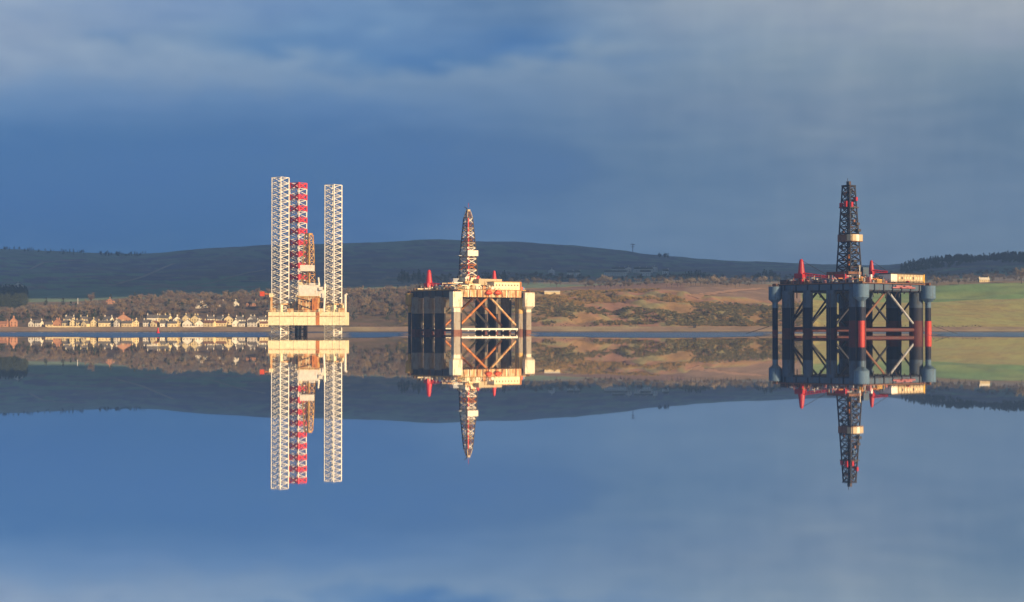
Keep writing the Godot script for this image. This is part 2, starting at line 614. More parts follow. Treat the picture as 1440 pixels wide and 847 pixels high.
func ribbon(called: String, pts: Array, width: float, c: Color, from_d: float):
	var st := SurfaceTool.new()
	st.begin(Mesh.PRIMITIVE_TRIANGLES)
	var path := []
	for k in range(pts.size() - 1):
		for s in 8:
			var p: float = lerpf(pts[k][0], pts[k + 1][0], s / 8.0)
			var r: float = lerpf(pts[k][1], pts[k + 1][1], s / 8.0)
			path.append(on_land(p, r, from_d))
	var col := lin(c.r, c.g, c.b)
	for k in range(path.size() - 1):
		var a: Vector3 = path[k] + Vector3(0, 0.6, 0)
		var b: Vector3 = path[k + 1] + Vector3(0, 0.6, 0)
		var side := (b - a).cross(Vector3.UP).normalized() * width / 2
		var drop_a := Vector3(0, (ground(720 + (a + side).x / -(a + side).z * FOCAL, -(a + side).z) - path[k].y), 0)
		var drop_b := Vector3(0, (ground(720 + (b + side).x / -(b + side).z * FOCAL, -(b + side).z) - path[k + 1].y), 0)
		var q := [a - side - drop_a, b - side - drop_b, b + side + drop_b, a + side + drop_a]
		for m in [0, 1, 2, 0, 2, 3]:
			st.set_color(col)
			st.set_normal(Vector3.UP)
			st.add_vertex(q[m])
	var o := put(self, called, st.commit(), M.land_cover)
	tag(o, "", "", "", "structure")


# the bank of cloud, above and right of the view, whose shadow lies over the hills
func build_cloud():
	var n := FastNoiseLite.new()
	n.seed = 31
	n.frequency = 0.0014
	n.fractal_octaves = 4
	var st := SurfaceTool.new()
	st.begin(Mesh.PRIMITIVE_TRIANGLES)
	var rings := 40
	var sides := 96
	var grid := []
	for j in rings + 1:
		var row := []
		var t := PI * j / rings
		for i in sides:
			var a := TAU * i / sides
			var v := Vector3(sin(t) * cos(a), cos(t), sin(t) * sin(a))
			# rounded box in plan, flat below, heaped above
			var k := 1.0 / pow(pow(absf(cos(a)), 5.0) + pow(absf(sin(a)), 5.0), 0.2)
			var p := Vector3(v.x * k * 2300.0, v.y * (230.0 if v.y > 0 else 60.0), v.z * k * 1500.0)
			var w := n.get_noise_3d(p.x, p.y * 2.0, p.z)
			p += Vector3(v.x * w * 260.0, v.y * w * 160.0, v.z * w * 200.0)
			row.append(p)
		grid.append(row)
	for j in rings:
		for i in sides:
			var q := [grid[j][i], grid[j][(i + 1) % sides], grid[j + 1][(i + 1) % sides], grid[j + 1][i]]
			for m in [0, 2, 1, 0, 3, 2]:
				st.set_smooth_group(0)
				st.add_vertex(q[m])
	st.index()
	st.generate_normals()
	var o := put(self, "cloud", st.commit(), plain("cloud_grey", Color(0.8, 0.8, 0.82), 1.0), Vector3(1000, 1000, -2420))
	o.rotation.y = 0.16
	tag(o, "bank of grey cloud high above the hills", "cloud")


# ------------------------------------------------------------------ lattice towers
# corners are the four chord feet and heads; bays are split evenly; members become parts of tower
func lattice(tower: Node3D, foot: float, head: float, y0: float, y1: float, bays: int, rc: float, rb: float, chord_mat, pick: Callable, crossed := false, turn := 0.0, centre := Vector3.ZERO, shape := 1.0):
	var corner := func(k: int, t: float) -> Vector3:
		var h := lerpf(foot, head, pow(t, shape))
		var sx := -1.0 if k == 0 or k == 3 else 1.0
		var sz := -1.0 if k < 2 else 1.0
		return centre + Basis(Vector3.UP, turn) * Vector3(sx * h, 0, sz * h) + Vector3(0, lerpf(y0, y1, t), 0)
	for k in 4:
		if shape == 1.0:
			bar(tower, "chord", corner.call(k, 0.0), corner.call(k, 1.0), rc, chord_mat)
		else:
			for s in 3:
				bar(tower, "chord", corner.call(k, s / 3.0), corner.call(k, (s + 1) / 3.0), rc, chord_mat)
	for b in bays:
		var t0 := float(b) / bays
		var t1 := float(b + 1) / bays
		var m = pick.call(b)
		for k in 4:
			var j := (k + 1) % 4
			bar(tower, "horizontal_brace", corner.call(k, t1), corner.call(j, t1), rb, m)
			if crossed:
				bar(tower, "diagonal_brace", corner.call(k, t0), corner.call(j, t1), rb, m)
				bar(tower, "diagonal_brace", corner.call(j, t0), corner.call(k, t1), rb, m)
			elif b % 2 == 0:
				bar(tower, "diagonal_brace", corner.call(k, t0), corner.call(j, t1), rb, m)
			else:
				bar(tower, "diagonal_brace", corner.call(j, t0), corner.call(k, t1), rb, m)

# square leg of four chords with K bracing; the two faces that are seen from the shore are built brace by brace
func braced_leg(leg: Node3D, top: float, bays: int, pick: Callable):
	var turned := Basis(Vector3.UP, deg_to_rad(-35.0))
	var foot := []
	for k in 4:
		foot.append(turned * Vector3([-5, 5, 5, -5][k], 0, [-5, -5, 5, 5][k]))
		bar(leg, "chord", foot[k] + Vector3(0, -4, 0), foot[k] + Vector3(0, top, 0), 0.55, M.leg_paint)
	var rear := SurfaceTool.new()
	rear.begin(Mesh.PRIMITIVE_TRIANGLES)
	for b in bays:
		var y0 := Vector3(0, lerpf(-4.0, top, float(b) / bays), 0)
		var y1 := Vector3(0, lerpf(-4.0, top, float(b + 1) / bays), 0)
		var ym := (y0 + y1) / 2
		for k in 4:
			var p: Vector3 = foot[k]
			var q: Vector3 = foot[(k + 1) % 4]
			var seen := (p + q).z > 0.0
			for e in [[p + y0, q + ym, 0.27], [q + ym, p + y1, 0.27], [p + y1, q + y1, 0.23]]:
				if seen:
					bar(leg, "horizontal_brace" if e[2] < 0.25 else "diagonal_brace", e[0], e[1], e[2], pick.call(b))
				else:
					limb(rear, e[0], e[1], e[2], e[2])
	rear.generate_normals()
	var o := put(leg, "rear_bracing", rear.commit(), M.leg_paint)
	o.set_meta("kind", "stuff")

func railing(parent: Node3D, a: Vector3, b: Vector3, mat, h := 1.3):
	var r := part(parent, "railing")
	var n := maxi(2, int((b - a).length() / 5.0))
	for k in n + 1:
		var p := a.lerp(b, float(k) / n)
		bar(r, "post", p, p + Vector3(0, h, 0), 0.09, mat)
	bar(r, "rail", a + Vector3(0, h, 0), b + Vector3(0, h, 0), 0.09, mat)
	bar(r, "rail", a + Vector3(0, h * 0.5, 0), b + Vector3(0, h * 0.5, 0), 0.07, mat)


# ------------------------------------------------------------------ jack-up rig
func build_jack_up():
	var d := 1500.0
	var base := at(434.5, 464.6, d)
	base.y = 0
	var rig := thing("jack_up_rig", "cream jack-up rig with three tall lattice legs, one banded red", "drilling rig", base)
	var deck := 17.3
	var hull_plan := [[-32.0, 19.0], [32.4, 19.0], [33.0, -8.0], [10.0, -50.0], [-26.0, -50.0], [-32.4, -12.0]]
	var hull := slab(rig, "hull", hull_plan, 6.4, deck, M.cream)
	hull.set_meta("label", "cream hull with a rust streak down its side")
	# plating seams and rust run on the hull side
	for x in [-22.0, -10.5, 1.5, 22.0, 28.0]:
		box(rig, "hull_rib", Vector3(0.35, 10.6, 0.3), Vector3(x, 6.6, 19.12), M.cream)
	box(rig, "rusty_plate", Vector3(3.0, 10.7, 0.24), Vector3(9.4, 6.5, 19.1), M.rust_orange)
	box(rig, "rubbing_strake", Vector3(64.2, 0.5, 0.5), Vector3(0.2, 13.6, 19.2), M.cream_rusty)
	# legs: x, z, height, red bands
	var spec := [[-23.4, 8.0, 130.5, false], [20.8, 5.0, 124.5, false], [-13.6, -36.0, 129.5, true]]
	for s in spec:
		var leg := part(rig, "leg", Vector3(s[0], 0, s[1]))
		var bays := 27
		var banded: bool = s[3]
		if banded:
			leg.set_meta("label", "red and white banded lattice leg at the back")
		var pick := func(b: int):
			return M.leg_red if banded and b > 9 and (b % 2 == 0) else M.leg_paint
		braced_leg(leg, s[2], bays, pick)
		# rack teeth plates up the chords and guides at each level
		for b in range(0, bays):
			var y0: float = lerpf(-4.0, s[2], float(b) / bays)
			var y1: float = lerpf(-4.0, s[2], float(b + 1) / bays)
			if banded and b > 9 and b % 2 == 0:
				for k in 4:
					var a := deg_to_rad(-35.0 + 90.0 * k)
					var p := Vector3(cos(a) * 4.9, 0, sin(a) * 4.9)
					# wide red chord cladding in the painted bands
					var q := Basis(Vector3.UP, deg_to_rad(-35.0)) * Vector3([-5, 5, 5, -5][k], 0, [-5, -5, 5, 5][k])
					bar(leg, "red_chord_band", q + Vector3(0, y0, 0), q + Vector3(0, y1, 0), 0.8, M.leg_red)
					bar(leg, "red_cross_brace", q + Vector3(0, y0, 0), Basis(Vector3.UP, PI / -2) * q + Vector3(0, y1, 0), 0.5, M.leg_red)
					bar(leg, "red_cross_brace", q + Vector3(0, y1, 0), Basis(Vector3.UP, PI / -2) * q + Vector3(0, y0, 0), 0.5, M.leg_red)
		# jack house round the foot of the leg on deck
		var house := part(rig, "jack_house", Vector3(s[0], deck, s[1]), deg_to_rad(-35.0))
		for k in 4:
			var q := Vector3([-5, 5, 5, -5][k], 0, [-5, -5, 5, 5][k])
			box(house, "jack_tower", Vector3(2.6, 7.5, 2.6), q * 1.12, M.cream)
		box(house, "jack_frame", Vector3(12.8, 1.1, 1.0), Vector3(0, 6.2, 6.4), M.cream_rusty)
		box(house, "jack_frame", Vector3(1.0, 1.1, 12.8), Vector3(6.4, 6.2, 0), M.cream_rusty)
		box(house, "jack_frame", Vector3(1.0, 1.1, 12.8), Vector3(-6.4, 6.2, 0), M.cream_rusty)
	# superstructure in the middle of the deck
	var y_ := deck
	var acc := part(rig, "drill_floor_house", Vector3(0, y_, 6.0))
	box(acc, "lower_block", Vector3(17.0, 13.0, 12.0), Vector3(0.8, 0, 2.0), M.cream_rusty)
	box(acc, "upper_block", Vector3(16.4, 9.6, 11.0), Vector3(1.0, 13.2, 2.0), M.off_white)
	box(acc, "deck_edge", Vector3(19.0, 0.7, 13.4), Vector3(1.0, 12.7, 2.0), M.ochre)
	box(acc, "rust_panel", Vector3(4.6, 11.0, 1.2), Vector3(6.4, 0.5, 8.4), M.rust_orange)
	box(acc, "side_block", Vector3(5.0, 6.0, 8.0), Vector3(11.9, 12.4, 3.0), M.off_white)
	for k in 5:
		box(acc, "window", Vector3(1.2, 1.0, 0.2), Vector3(-4.6 + k * 2.6, 8.2, 8.05), M.glass)
		box(acc, "window", Vector3(1.2, 1.0, 0.2), Vector3(-4.6 + k * 2.6, 3.8, 8.05), M.glass)
	bar(acc, "brace", Vector3(-7.4, 11.6, 8.2), Vector3(4.0, 9.0, 8.2), 0.35, M.dark_steel)
	bar(acc, "brace", Vector3(-7.4, 6.4, 8.2), Vector3(5.0, 2.0, 8.2), 0.3, M.dark_steel)
	for c in [[11.5, 18.4, 2.6, 2.8, 3.0, "off_white"], [13.6, 12.0, 2.2, 4.0, 2.4, "off_white"], [-6.0, 22.8, 3.0, 2.2, 3.0, "cream"], [4.0, 22.8, 4.6, 1.6, 4.0, "off_white"], [-9.0, 6.0, 2.0, 8.0, 3.0, "cream"], [9.6, 0.2, 1.6, 12.0, 1.6, "ochre"], [-3.0, 0.0, 3.0, 5.0, 2.0, "cream"], [12.6, 0.0, 3.0, 9.0, 3.0, "cream_rusty"]]:
		box(acc, "deck_module", Vector3(c[2], c[3], c[4]), Vector3(c[0], c[1], 5.0 + fmod(absf(c[0]), 3.0)), M[c[5]])
	bar(acc, "vent_pipe", Vector3(9.6, 22.0, 4.0), Vector3(8.6, 29.0, 2.0), 0.8, M.off_white)
	railing(acc, Vector3(-7.2, 22.8, 7.4), Vector3(9.2, 22.8, 7.4), M.off_white)
	# drilling derrick
	var der := part(rig, "derrick", Vector3(-0.4, 0, 0))
	lattice(der, 4.3, 2.5, 38.0, 82.5, 8, 0.5, 0.3, M.ochre, func(b): return M.cream_rusty, true, deg_to_rad(-35.0))
	box(der, "crown_block", Vector3(4.6, 1.6, 4.6), Vector3(0, 82.5, 0), M.ochre, deg_to_rad(-35.0))
	box(der, "racking_board", Vector3(11.4, 5.2, 7.0), Vector3(-0.6, 51.8, 4.4), M.off_white)
	bar(der, "travelling_block", Vector3(0, 60, 0), Vector3(0, 66, 0), 1.1, M.ochre)
	bar(der, "standpipe", Vector3(-2.0, 40, 2.5), Vector3(-1.4, 74, 1.9), 0.5, M.rust_orange)
	box(der, "substructure", Vector3(10.5, 3.0, 9.0), Vector3(0, 37.6, 0), M.cream_rusty)
	bar(der, "drill_string", Vector3(0.6, 40, 0), Vector3(0.6, 60, 0), 0.35, M.dark_steel)
	# dark machinery between the legs
	for c in [[-9.5, 10.0, 6.5, 9.0, 6.0, "dark_steel"], [-6.0, 12.0, 3.0, 5.0, 4.0, "dark_steel"], [13.0, 11.0, 3.6, 8.5, 5.0, "dark_steel"], [-14.0, 14.0, 5.0, 3.0, 4.0, "cream_rusty"], [-28.5, 14.0, 5.0, 3.2, 5.0, "cream_rusty"], [-1.5, 15.0, 2.4, 2.4, 2.4, "rust_orange"], [11.5, 15.5, 3.2, 3.0, 3.0, "cream"], [28.5, 14.0, 4.4, 3.4, 4.6, "cream_rusty"], [-10.0, -12.0, 12.0, 7.0, 12.0, "cream"], [15.0, -16.0, 12.0, 6.0, 10.0, "cream"], [-6.0, -40.0, 20.0, 10.0, 8.0, "cream"]]:
		box(rig, "deck_machinery", Vector3(c[2], c[3], c[4]), Vector3(c[0], deck, c[1]), M[c[5]])
	railing(rig, Vector3(-33, deck, 18.8), Vector3(33, deck, 18.8), M.cream)
	# crane on the left side
	var cr := part(rig, "crane", Vector3(-30.6, deck, 12.0))
	bar(cr, "pedestal", Vector3.ZERO, Vector3(0, 12.5, 0), 1.3, M.cream_rusty, true)
	box(cr, "cab", Vector3(3.0, 3.2, 3.0), Vector3(0.2, 12.5, 0), M.cream)
	bar(cr, "boom", Vector3(0, 14.8, 0.4), Vector3(-7.6, 15.4, 0.8), 0.7, M.rust_orange)
	box(cr, "boom_head", Vector3(3.6, 3.8, 2.4), Vector3(-7.2, 13.4, 0.8), M.orange_red)
	bar(cr, "hoist_wire", Vector3(-7.4, 13.2, 0.8), Vector3(-7.4, 2.0, 0.8), 0.12, M.wire)
	bar(cr, "stay", Vector3(0, 17, 0), Vector3(-7, 16.6, 0.8), 0.14, M.wire)
	# white stack on the right side, ladder and overboard pipe
	var stack := part(rig, "exhaust_stack", Vector3(31.6, deck, 12.0))
	bar(stack, "pipe", Vector3(0, -6.5, 0), Vector3(0, 14.8, 0), 1.15, M.off_white, true)
	bar(stack, "outlet", Vector3(0, 14.4, 0), Vector3(1.8, 15.4, 0), 0.9, M.off_white)
	box(stack, "bracket", Vector3(3.2, 0.6, 1.0), Vector3(-0.8, 6.0, 0), M.cream)
	bar(rig, "raw_water_pipe", Vector3(14.2, deck, 16), Vector3(14.2, 46.0 - deck + 12, 8), 1.0, M.off_white, true)
	for x in [-12.0, -8.0, -4.0, -2.0]:
		bar(rig, "water_intake_pipe", Vector3(x, 6.4, 4.0 - absf(x)), Vector3(x, -2.0, 4.0 - absf(x)), 0.9, M.dark_steel)
	bar(rig, "intake_brace", Vector3(-12.6, 3.2, -8), Vector3(-1.4, 3.2, 2), 0.5, M.dark_steel)


# ------------------------------------------------------------------ semi-submersible rigs
# paint: [head colour, upper, lower, boot] linear; boot is the paint at the water
func column_mesh(r: float, top: float, split: float, upper: Color, lower: Color, boot: Color, boot_top: float) -> ArrayMesh:
	return lathe([[r * 1.02, -4.0, boot], [r * 1.02, boot_top, boot], [r, boot_top, lower], [r, split - 0.5, lower], [r * 1.03, split - 0.5, lower], [r * 1.03, split, lower], [r, split, upper], [r, top, upper]])

func semi_column(rig: Node3D, x: float, z: float, r: float, top: float, split: float, cols: Array, boot_top := 3.0) -> Node3D:
	var c := part(rig, "column", Vector3(x, 0, z))
	put(c, "shell", column_mesh(r, top, split, cols[0], cols[1], cols[2], boot_top), M.column_paint)
	# ladder and fender pipes down the side
	var a := rng.randf() * TAU
	for k in 2:
		var t := a + k * 0.35
		bar(c, "fender_pipe", Vector3(cos(t) * (r + 0.3), 0.5, sin(t) * (r + 0.3)), Vector3(cos(t) * (r + 0.3), top - 2, sin(t) * (r + 0.3)), 0.22, M.dark_steel)
	return c

func crane(rig: Node3D, pos: Vector3, scale: float, mat, to: Vector3, cls := "crane"):
	var c := part(rig, "crane", pos)
	bar(c, "pedestal", Vector3(0, -3.0, 0), Vector3(0, 1.2 * scale, 0), 1.7 * scale, mat, true)
	box(c, "machinery_house", Vector3(5.4, 3.0, 4.6) * scale, Vector3(-0.8 * scale, 1.2 * scale, 0), mat)
	box(c, "cab", Vector3(2.2, 2.4, 2.4) * scale, Vector3(2.4 * scale, 1.4 * scale, 2.2 * scale), mat)
	# tapering mast
	put(c, "mast", lathe([[2.2 * scale, 3.6 * scale, Color.WHITE], [1.75 * scale, 7.5 * scale, Color.WHITE], [1.25 * scale, 11.6 * scale, Color.WHITE], [0.7 * scale, 12.6 * scale, Color.WHITE], [0.0, 12.8 * scale, Color.WHITE]], 12), mat)
	for k in 3:
		box(c, "sheave", Vector3(3.4 - 0.5 * k, 0.5, 1.0) * scale, Vector3(0, (6.0 + k * 2.6) * scale, 0), mat)
	# lattice boom laid down over the deck
	var foot := Vector3(2.0, 3.0, 0) * scale
	var boom := part(c, "boom")
	var side := (to - foot).cross(Vector3.UP).normalized() * 0.8
	for s in [-1.0, 1.0]:
		bar(boom, "chord", foot + side * s, to + side * s * 0.4, 0.24, mat)
		bar(boom, "chord", foot + side * s + Vector3(0, 1.6, 0), to + side * s * 0.4 + Vector3(0, 0.7, 0), 0.24, mat)
	for k in 9:
		var p := foot.lerp(to, k / 9.0)
		var q := foot.lerp(to, (k + 1) / 9.0)
		bar(boom, "lacing", p - side, q + side + Vector3(0, 1.3, 0), 0.16, mat)
		bar(boom, "lacing", p + side + Vector3(0, 1.3, 0), q - side, 0.16, mat)
	bar(c, "pendant_wire", Vector3(0.6, 11.8, 0) * scale, to + Vector3(0, 0.8, 0), 0.14, M.wire)

# wide head with a tapered neck that carries the anchor winch outside a corner column
func anchor_head(rig: Node3D, x: float, z: float, r: float, rn: float, y0: float, y1: float, cols: Array, split: float, sides: int, mark := false, turn := 0.0):
	var h := part(rig, "anchor_winch_column", Vector3(x, 0, z), turn)
	var cone := (r - rn) * 0.8
	put(h, "shell", lathe([[rn, -4.0, cols[2]], [rn, 2.5, cols[2]], [rn, 2.5, cols[1]], [rn, split, cols[1]], [rn, split, cols[0]], [rn, y0, cols[0]], [r, y0 + cone, cols[0]], [r, y1, cols[0]], [r * 0.98, y1, cols[0]], [0.0, y1 + 0.02, cols[0]]], sides), M.column_paint)
	if mark:
		put(h, "draught_band", lathe([[rn * 1.12, -3.0, Color.WHITE], [rn * 1.12, 7.8, Color.WHITE], [rn * 0.9, 7.8, Color.WHITE]], 20), M.draught_red)
	bar(h, "winch_drum", Vector3(-1.6, y1 + 1.0, 0), Vector3(1.6, y1 + 1.0, 0), 0.9, M.pipe_brown)
	for k in 10:
		var a := TAU * k / 10
		bar(h, "rail_post", Vector3(cos(a) * r * 0.95, y1, sin(a) * r * 0.95), Vector3(cos(a) * r * 0.95, y1 + 1.2, sin(a) * r * 0.95), 0.08, M.dark_steel)

func clutter(rig: Node3D, rnd: RandomNumberGenerator, count: int, half: float, y: float, mats: Array, clear: Rect2):
	for k in count:
		var x := rnd.randf_range(-half, half)
		var z := rnd.randf_range(-half, half)
		var pick := rnd.randi() % 5
		var m = M[mats[rnd.randi() % mats.size()]]
		if clear.has_point(Vector2(x, z)):
			continue
		match pick:
			0: box(rig, "deck_container", Vector3(rnd.randf_range(2.5, 6), rnd.randf_range(1.6, 3), 2.4), Vector3(x, y, z), m, PI / 2 * (rnd.randi() % 2))
			1: box(rig, "machinery_box", Vector3(rnd.randf_range(1.5, 3.5), rnd.randf_range(1.2, 4), rnd.randf_range(1.5, 3.5)), Vector3(x, y, z), m)
			2: bar(rig, "storage_tank", Vector3(x, y, z), Vector3(x, y + rnd.randf_range(1.8, 4.2), z), rnd.randf_range(0.7, 1.4), m, true)
			3:
				var l := rnd.randf_range(4, 11)
				if rnd.randi() % 2: bar(rig, "deck_pipe", Vector3(x, y + 1.1, z), Vector3(x + l, y + 1.1, z), rnd.randf_range(0.25, 0.55), m)
				else: bar(rig, "deck_pipe", Vector3(x, y + 0.8, z), Vector3(x, y + 0.8, z + l), rnd.randf_range(0.25, 0.55), m)
			4: bar(rig, "vent_post", Vector3(x, y, z), Vector3(x, y + rnd.randf_range(3, 6.5), z), 0.22, m)

func build_middle_rig():
	var d := 1330.0
	var base := at(658, 464.6, d)
	base.y = 0
	var rig := thing("semi_submersible_rig", "sunlit cream drilling rig on columns with tan diagonal braces", "drilling rig", base, -deg_to_rad(54.8))
	var cols := [lin(0.21, 0.175, 0.135), lin(0.016, 0.018, 0.026), lin(0.13, 0.035, 0.028)]
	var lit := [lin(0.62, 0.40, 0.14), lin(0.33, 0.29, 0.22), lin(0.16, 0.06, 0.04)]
	for c in [[-25, 29, 4.3], [-9, 29, 3.8], [6.5, 29, 4.1]]:
		semi_column(rig, c[0], c[1], c[2], 27.0, 14.6, cols)
	for c in [[-25, -29, 4.4], [-9, -29, 3.9], [8, -29, 3.9]]:
		semi_column(rig, c[0], c[1], c[2], 27.0, 14.6, cols)
	semi_column(rig, 26.5, -28.5, 3.3, 29.0, 14.6, lit)
	semi_column(rig, 26.0, 26.5, 3.2, 29.0, 14.6, cols)
	var pale := [lin(0.84, 0.76, 0.57), lin(0.34, 0.30, 0.24), lin(0.2, 0.08, 0.05)]
	anchor_head(rig, 30.5, 31.0, 5.2, 3.6, 18.0, 30.2, pale, 15.5, 4, false, 0.6)
	anchor_head(rig, 31.5, -32.5, 5.6, 2.8, 17.6, 30.2, pale, 15.5, 4, false, 0.6)
	anchor_head(rig, -31.0, 32.0, 3.2, 1.2, 20.0, 30.0, [lin(0.5, 0.29, 0.07), lin(0.05, 0.05, 0.05), lin(0.07, 0.03, 0.03)], 15.5, 20)
	anchor_head(rig, -31.5, -32.0, 3.6, 1.8, 18.0, 30.0, pale, 15.5, 20)
	# deck: plated box with girders proud of its sides
	box(rig, "deck", Vector3(61.0, 5.2, 61.0), Vector3(0, 26.2, 0), M.dark_steel)
	box(rig, "deck_side", Vector3(0.6, 5.6, 54.0), Vector3(30.9, 26.4, 0), M.cream_rusty)
	box(rig, "main_deck_edge", Vector3(62.4, 0.6, 62.4), Vector3(0, 31.5, 0), M.ochre)
	for z in [-22.0, -13.0, -4.5, 4.0, 12.5, 21.0]:
		box(rig, "girder", Vector3(0.5, 5.4, 0.7), Vector3(31.4, 26.3, z), M.cream if int(z) % 2 else M.rust_orange)
	for x in [-24.0, -15.0, -6.0, 3.0, 12.0, 21.0]:
		box(rig, "girder", Vector3(0.6, 5.2, 0.5), Vector3(x, 26.2, 30.8), M.dark_steel)
	railing(rig, Vector3(-30, 32.1, 31), Vector3(30, 32.1, 31), M.cream_rusty)
	railing(rig, Vector3(31, 32.1, 30), Vector3(31, 32.1, -30), M.cream)
	# braces: one transverse frame at each pair of columns
	for x in [26.5, 8.0, -9.0, -25.0]:
		var m = M.cream_rusty if x > 20 else M.rust_orange if x > 0 else M.tan_panel
		bar(rig, "diagonal_brace", Vector3(x + 1, 26.4, 1.2), Vector3(x, 5.0, 26.0), 0.85, M.rust_orange if x > 20 else m, true)
		bar(rig, "diagonal_brace", Vector3(x + 1, 26.4, -1.2), Vector3(x, 5.0, -26.0), 0.85, m, true)
		if x > 20 or x < -20:
			bar(rig, "horizontal_brace", Vector3(x + 1.5, 3.0, 28.0), Vector3(x + 1.5, 3.0, -28.0), 0.75, M.off_white, true)
	for k in 9:
		bar(rig, "brace_bracket", Vector3(28.0, 1.4, 25.0 - k * 6.2), Vector3(28.0, 3.2, 23.6 - k * 6.2), 0.32, M.off_white)
	for z in [29.0, -29.0]:
		bar(rig, "horizontal_brace", Vector3(-25, 2.2, z), Vector3(26, 2.2, z), 0.8, M.rust_brown, true)
	# deck houses
	var acc := part(rig, "accommodation_block", Vector3(26.4, 32.0, -14.0))
	box(acc, "wall", Vector3(9.4, 5.6, 23.0), Vector3.ZERO, M.cream)
	box(acc, "roof", Vector3(10.0, 0.5, 24.0), Vector3(0, 5.6, 0), M.ochre)
	for k in 8:
		box(acc, "window", Vector3(0.16, 0.9, 0.9), Vector3(4.74, 3.0, -9.6 + k * 2.75), M.glass)
	box(acc, "end_frame", Vector3(1.4, 6.2, 1.2), Vector3(4.4, -0.2, -12.2), M.rust_orange)
	# long pale pipe deck house behind, drill floor
	box(rig, "pipe_deck_house", Vector3(9.0, 4.8, 21.0), Vector3(10.0, 35.6, -10.5), M.tan_panel)
	box(rig, "pipe_deck_base", Vector3(10.0, 3.6, 23.0), Vector3(10.0, 32.1, -10.5), M.cream_rusty)
	box(rig, "drill_floor", Vector3(15.0, 6.4, 15.0), Vector3(1.0, 32.1, 0.5), M.cream_rusty)
	box(rig, "drill_floor_wall", Vector3(13.6, 2.8, 13.6), Vector3(1.0, 38.5, 0.5), M.cream)
	box(rig, "dog_house", Vector3(5.0, 4.6, 5.0), Vector3(-1.0, 36.2, 11.6), M.grey_panel)
	box(rig, "mud_house", Vector3(8.0, 4.2, 12.0), Vector3(20.0, 32.1, 10.0), M.cream)
	box(rig, "winch_house", Vector3(6.0, 3.0, 6.0), Vector3(22.0, 32.1, 22.5), M.cream_rusty)
	box(rig, "store_house", Vector3(7.0, 4.6, 8.0), Vector3(-16.0, 32.1, 2.0), M.grey_panel)
	# derrick
	var der := part(rig, "derrick", Vector3(1.0, 0, 0.5))
	lattice(der, 4.9, 4.3, 38.5, 60.0, 5, 0.5, 0.3, M.dark_steel, func(b): return [M.tan_panel, M.off_white, M.rust_orange, M.off_white, M.tan_panel][b], true)
	lattice(der, 4.3, 2.4, 60.0, 86.0, 7, 0.46, 0.28, M.dark_steel, func(b): return [M.off_white, M.tan_panel, M.pipe_brown][b % 3], true)
	lattice(der, 2.4, 1.3, 86.0, 91.0, 2, 0.3, 0.2, M.tan_panel, func(b): return M.pipe_brown, true)
	bar(der, "red_ladder_way", Vector3(4.4, 38.5, 2.6), Vector3(2.3, 86.0, 1.6), 0.62, M.crane_red)
	bar(der, "standpipe", Vector3(4.3, 38.5, -1.0), Vector3(2.2, 80.0, -0.6), 0.35, M.pipe_brown)
	bar(der, "travelling_block", Vector3(0, 62, 0), Vector3(0, 68, 0), 1.0, M.pipe_brown)
	box(der, "racking_board", Vector3(10.2, 4.2, 9.4), Vector3(0.6, 57.6, -0.6), M.off_white)
	box(der, "racking_platform", Vector3(5.0, 0.6, 6.0), Vector3(-2.2, 57.6, 5.4), M.grey_panel)
	box(der, "crown_platform", Vector3(5.6, 0.5, 5.6), Vector3(0, 86.0, 0), M.dark_steel)
	box(der, "gin_pole", Vector3(2.4, 1.6, 2.4), Vector3(0, 91.0, 0), M.tan_panel)
	bar(der, "jib", Vector3(0, 92.4, 0), Vector3(-2.6, 94.6, 1.5), 0.3, M.dark_steel)
	bar(der, "aerial", Vector3(0.4, 94, 0), Vector3(0.4, 97.5, 0), 0.16, M.dull_red)
	for y in [46.0, 70.0, 78.0]:
		box(der, "landing", Vector3(3.0, 0.4, 2.0), Vector3(-4.2, y, 1.0), M.dark_steel)
	# cranes
	crane(rig, Vector3(-22.0, 32.6, 20.5), 1.18, M.crane_red, Vector3(15, 3.0, -6))
	crane(rig, Vector3(10.0, 37.4, -17.0), 0.75, M.crane_red, Vector3(-14, 2.0, -3))
	box(rig, "crane_ring", Vector3(6.0, 0.8, 6.0), Vector3(-22, 31.9, 20.5), M.yellow)
	# lifeboats slung on the sunlit side
	for z in [3.2, -4.8]:
		var lb := part(rig, "lifeboat", Vector3(32.6, 29.6, z))
		put(lb, "hull", lathe([[0.0, -3.0, Color.WHITE], [0.9, -2.6, Color.WHITE], [1.35, -1.4, Color.WHITE], [1.5, 0.0, Color.WHITE], [1.35, 1.4, Color.WHITE], [0.9, 2.6, Color.WHITE], [0.0, 3.0, Color.WHITE]], 14), M.orange_red).rotation.x = PI / 2
		box(lb, "canopy", Vector3(1.6, 0.9, 2.6), Vector3(0, 1.1, 0), M.orange_red)
		bar(lb, "davit", Vector3(-1.6, 3.4, 1.6), Vector3(0.4, 3.0, 1.6), 0.2, M.off_white)
		bar(lb, "davit", Vector3(-1.6, 3.4, -1.6), Vector3(0.4, 3.0, -1.6), 0.2, M.off_white)
	box(rig, "blue_tarpaulin", Vector3(4.0, 2.2, 4.6), Vector3(27.0, 32.1, -29.0), M.tarp_blue)
	box(rig, "red_locker", Vector3(2.6, 2.2, 2.4), Vector3(30.0, 32.1, -27.0), M.orange_red)
	var rnd := RandomNumberGenerator.new()
	rnd.seed = 77
	clutter(rig, rnd, 150, 29.0, 32.1, ["cream_rusty", "cream", "off_white", "ochre", "rust_orange", "pipe_brown", "dark_steel", "grey_panel", "tan_panel", "tarp_blue"], Rect2(-5, -6, 13, 13))
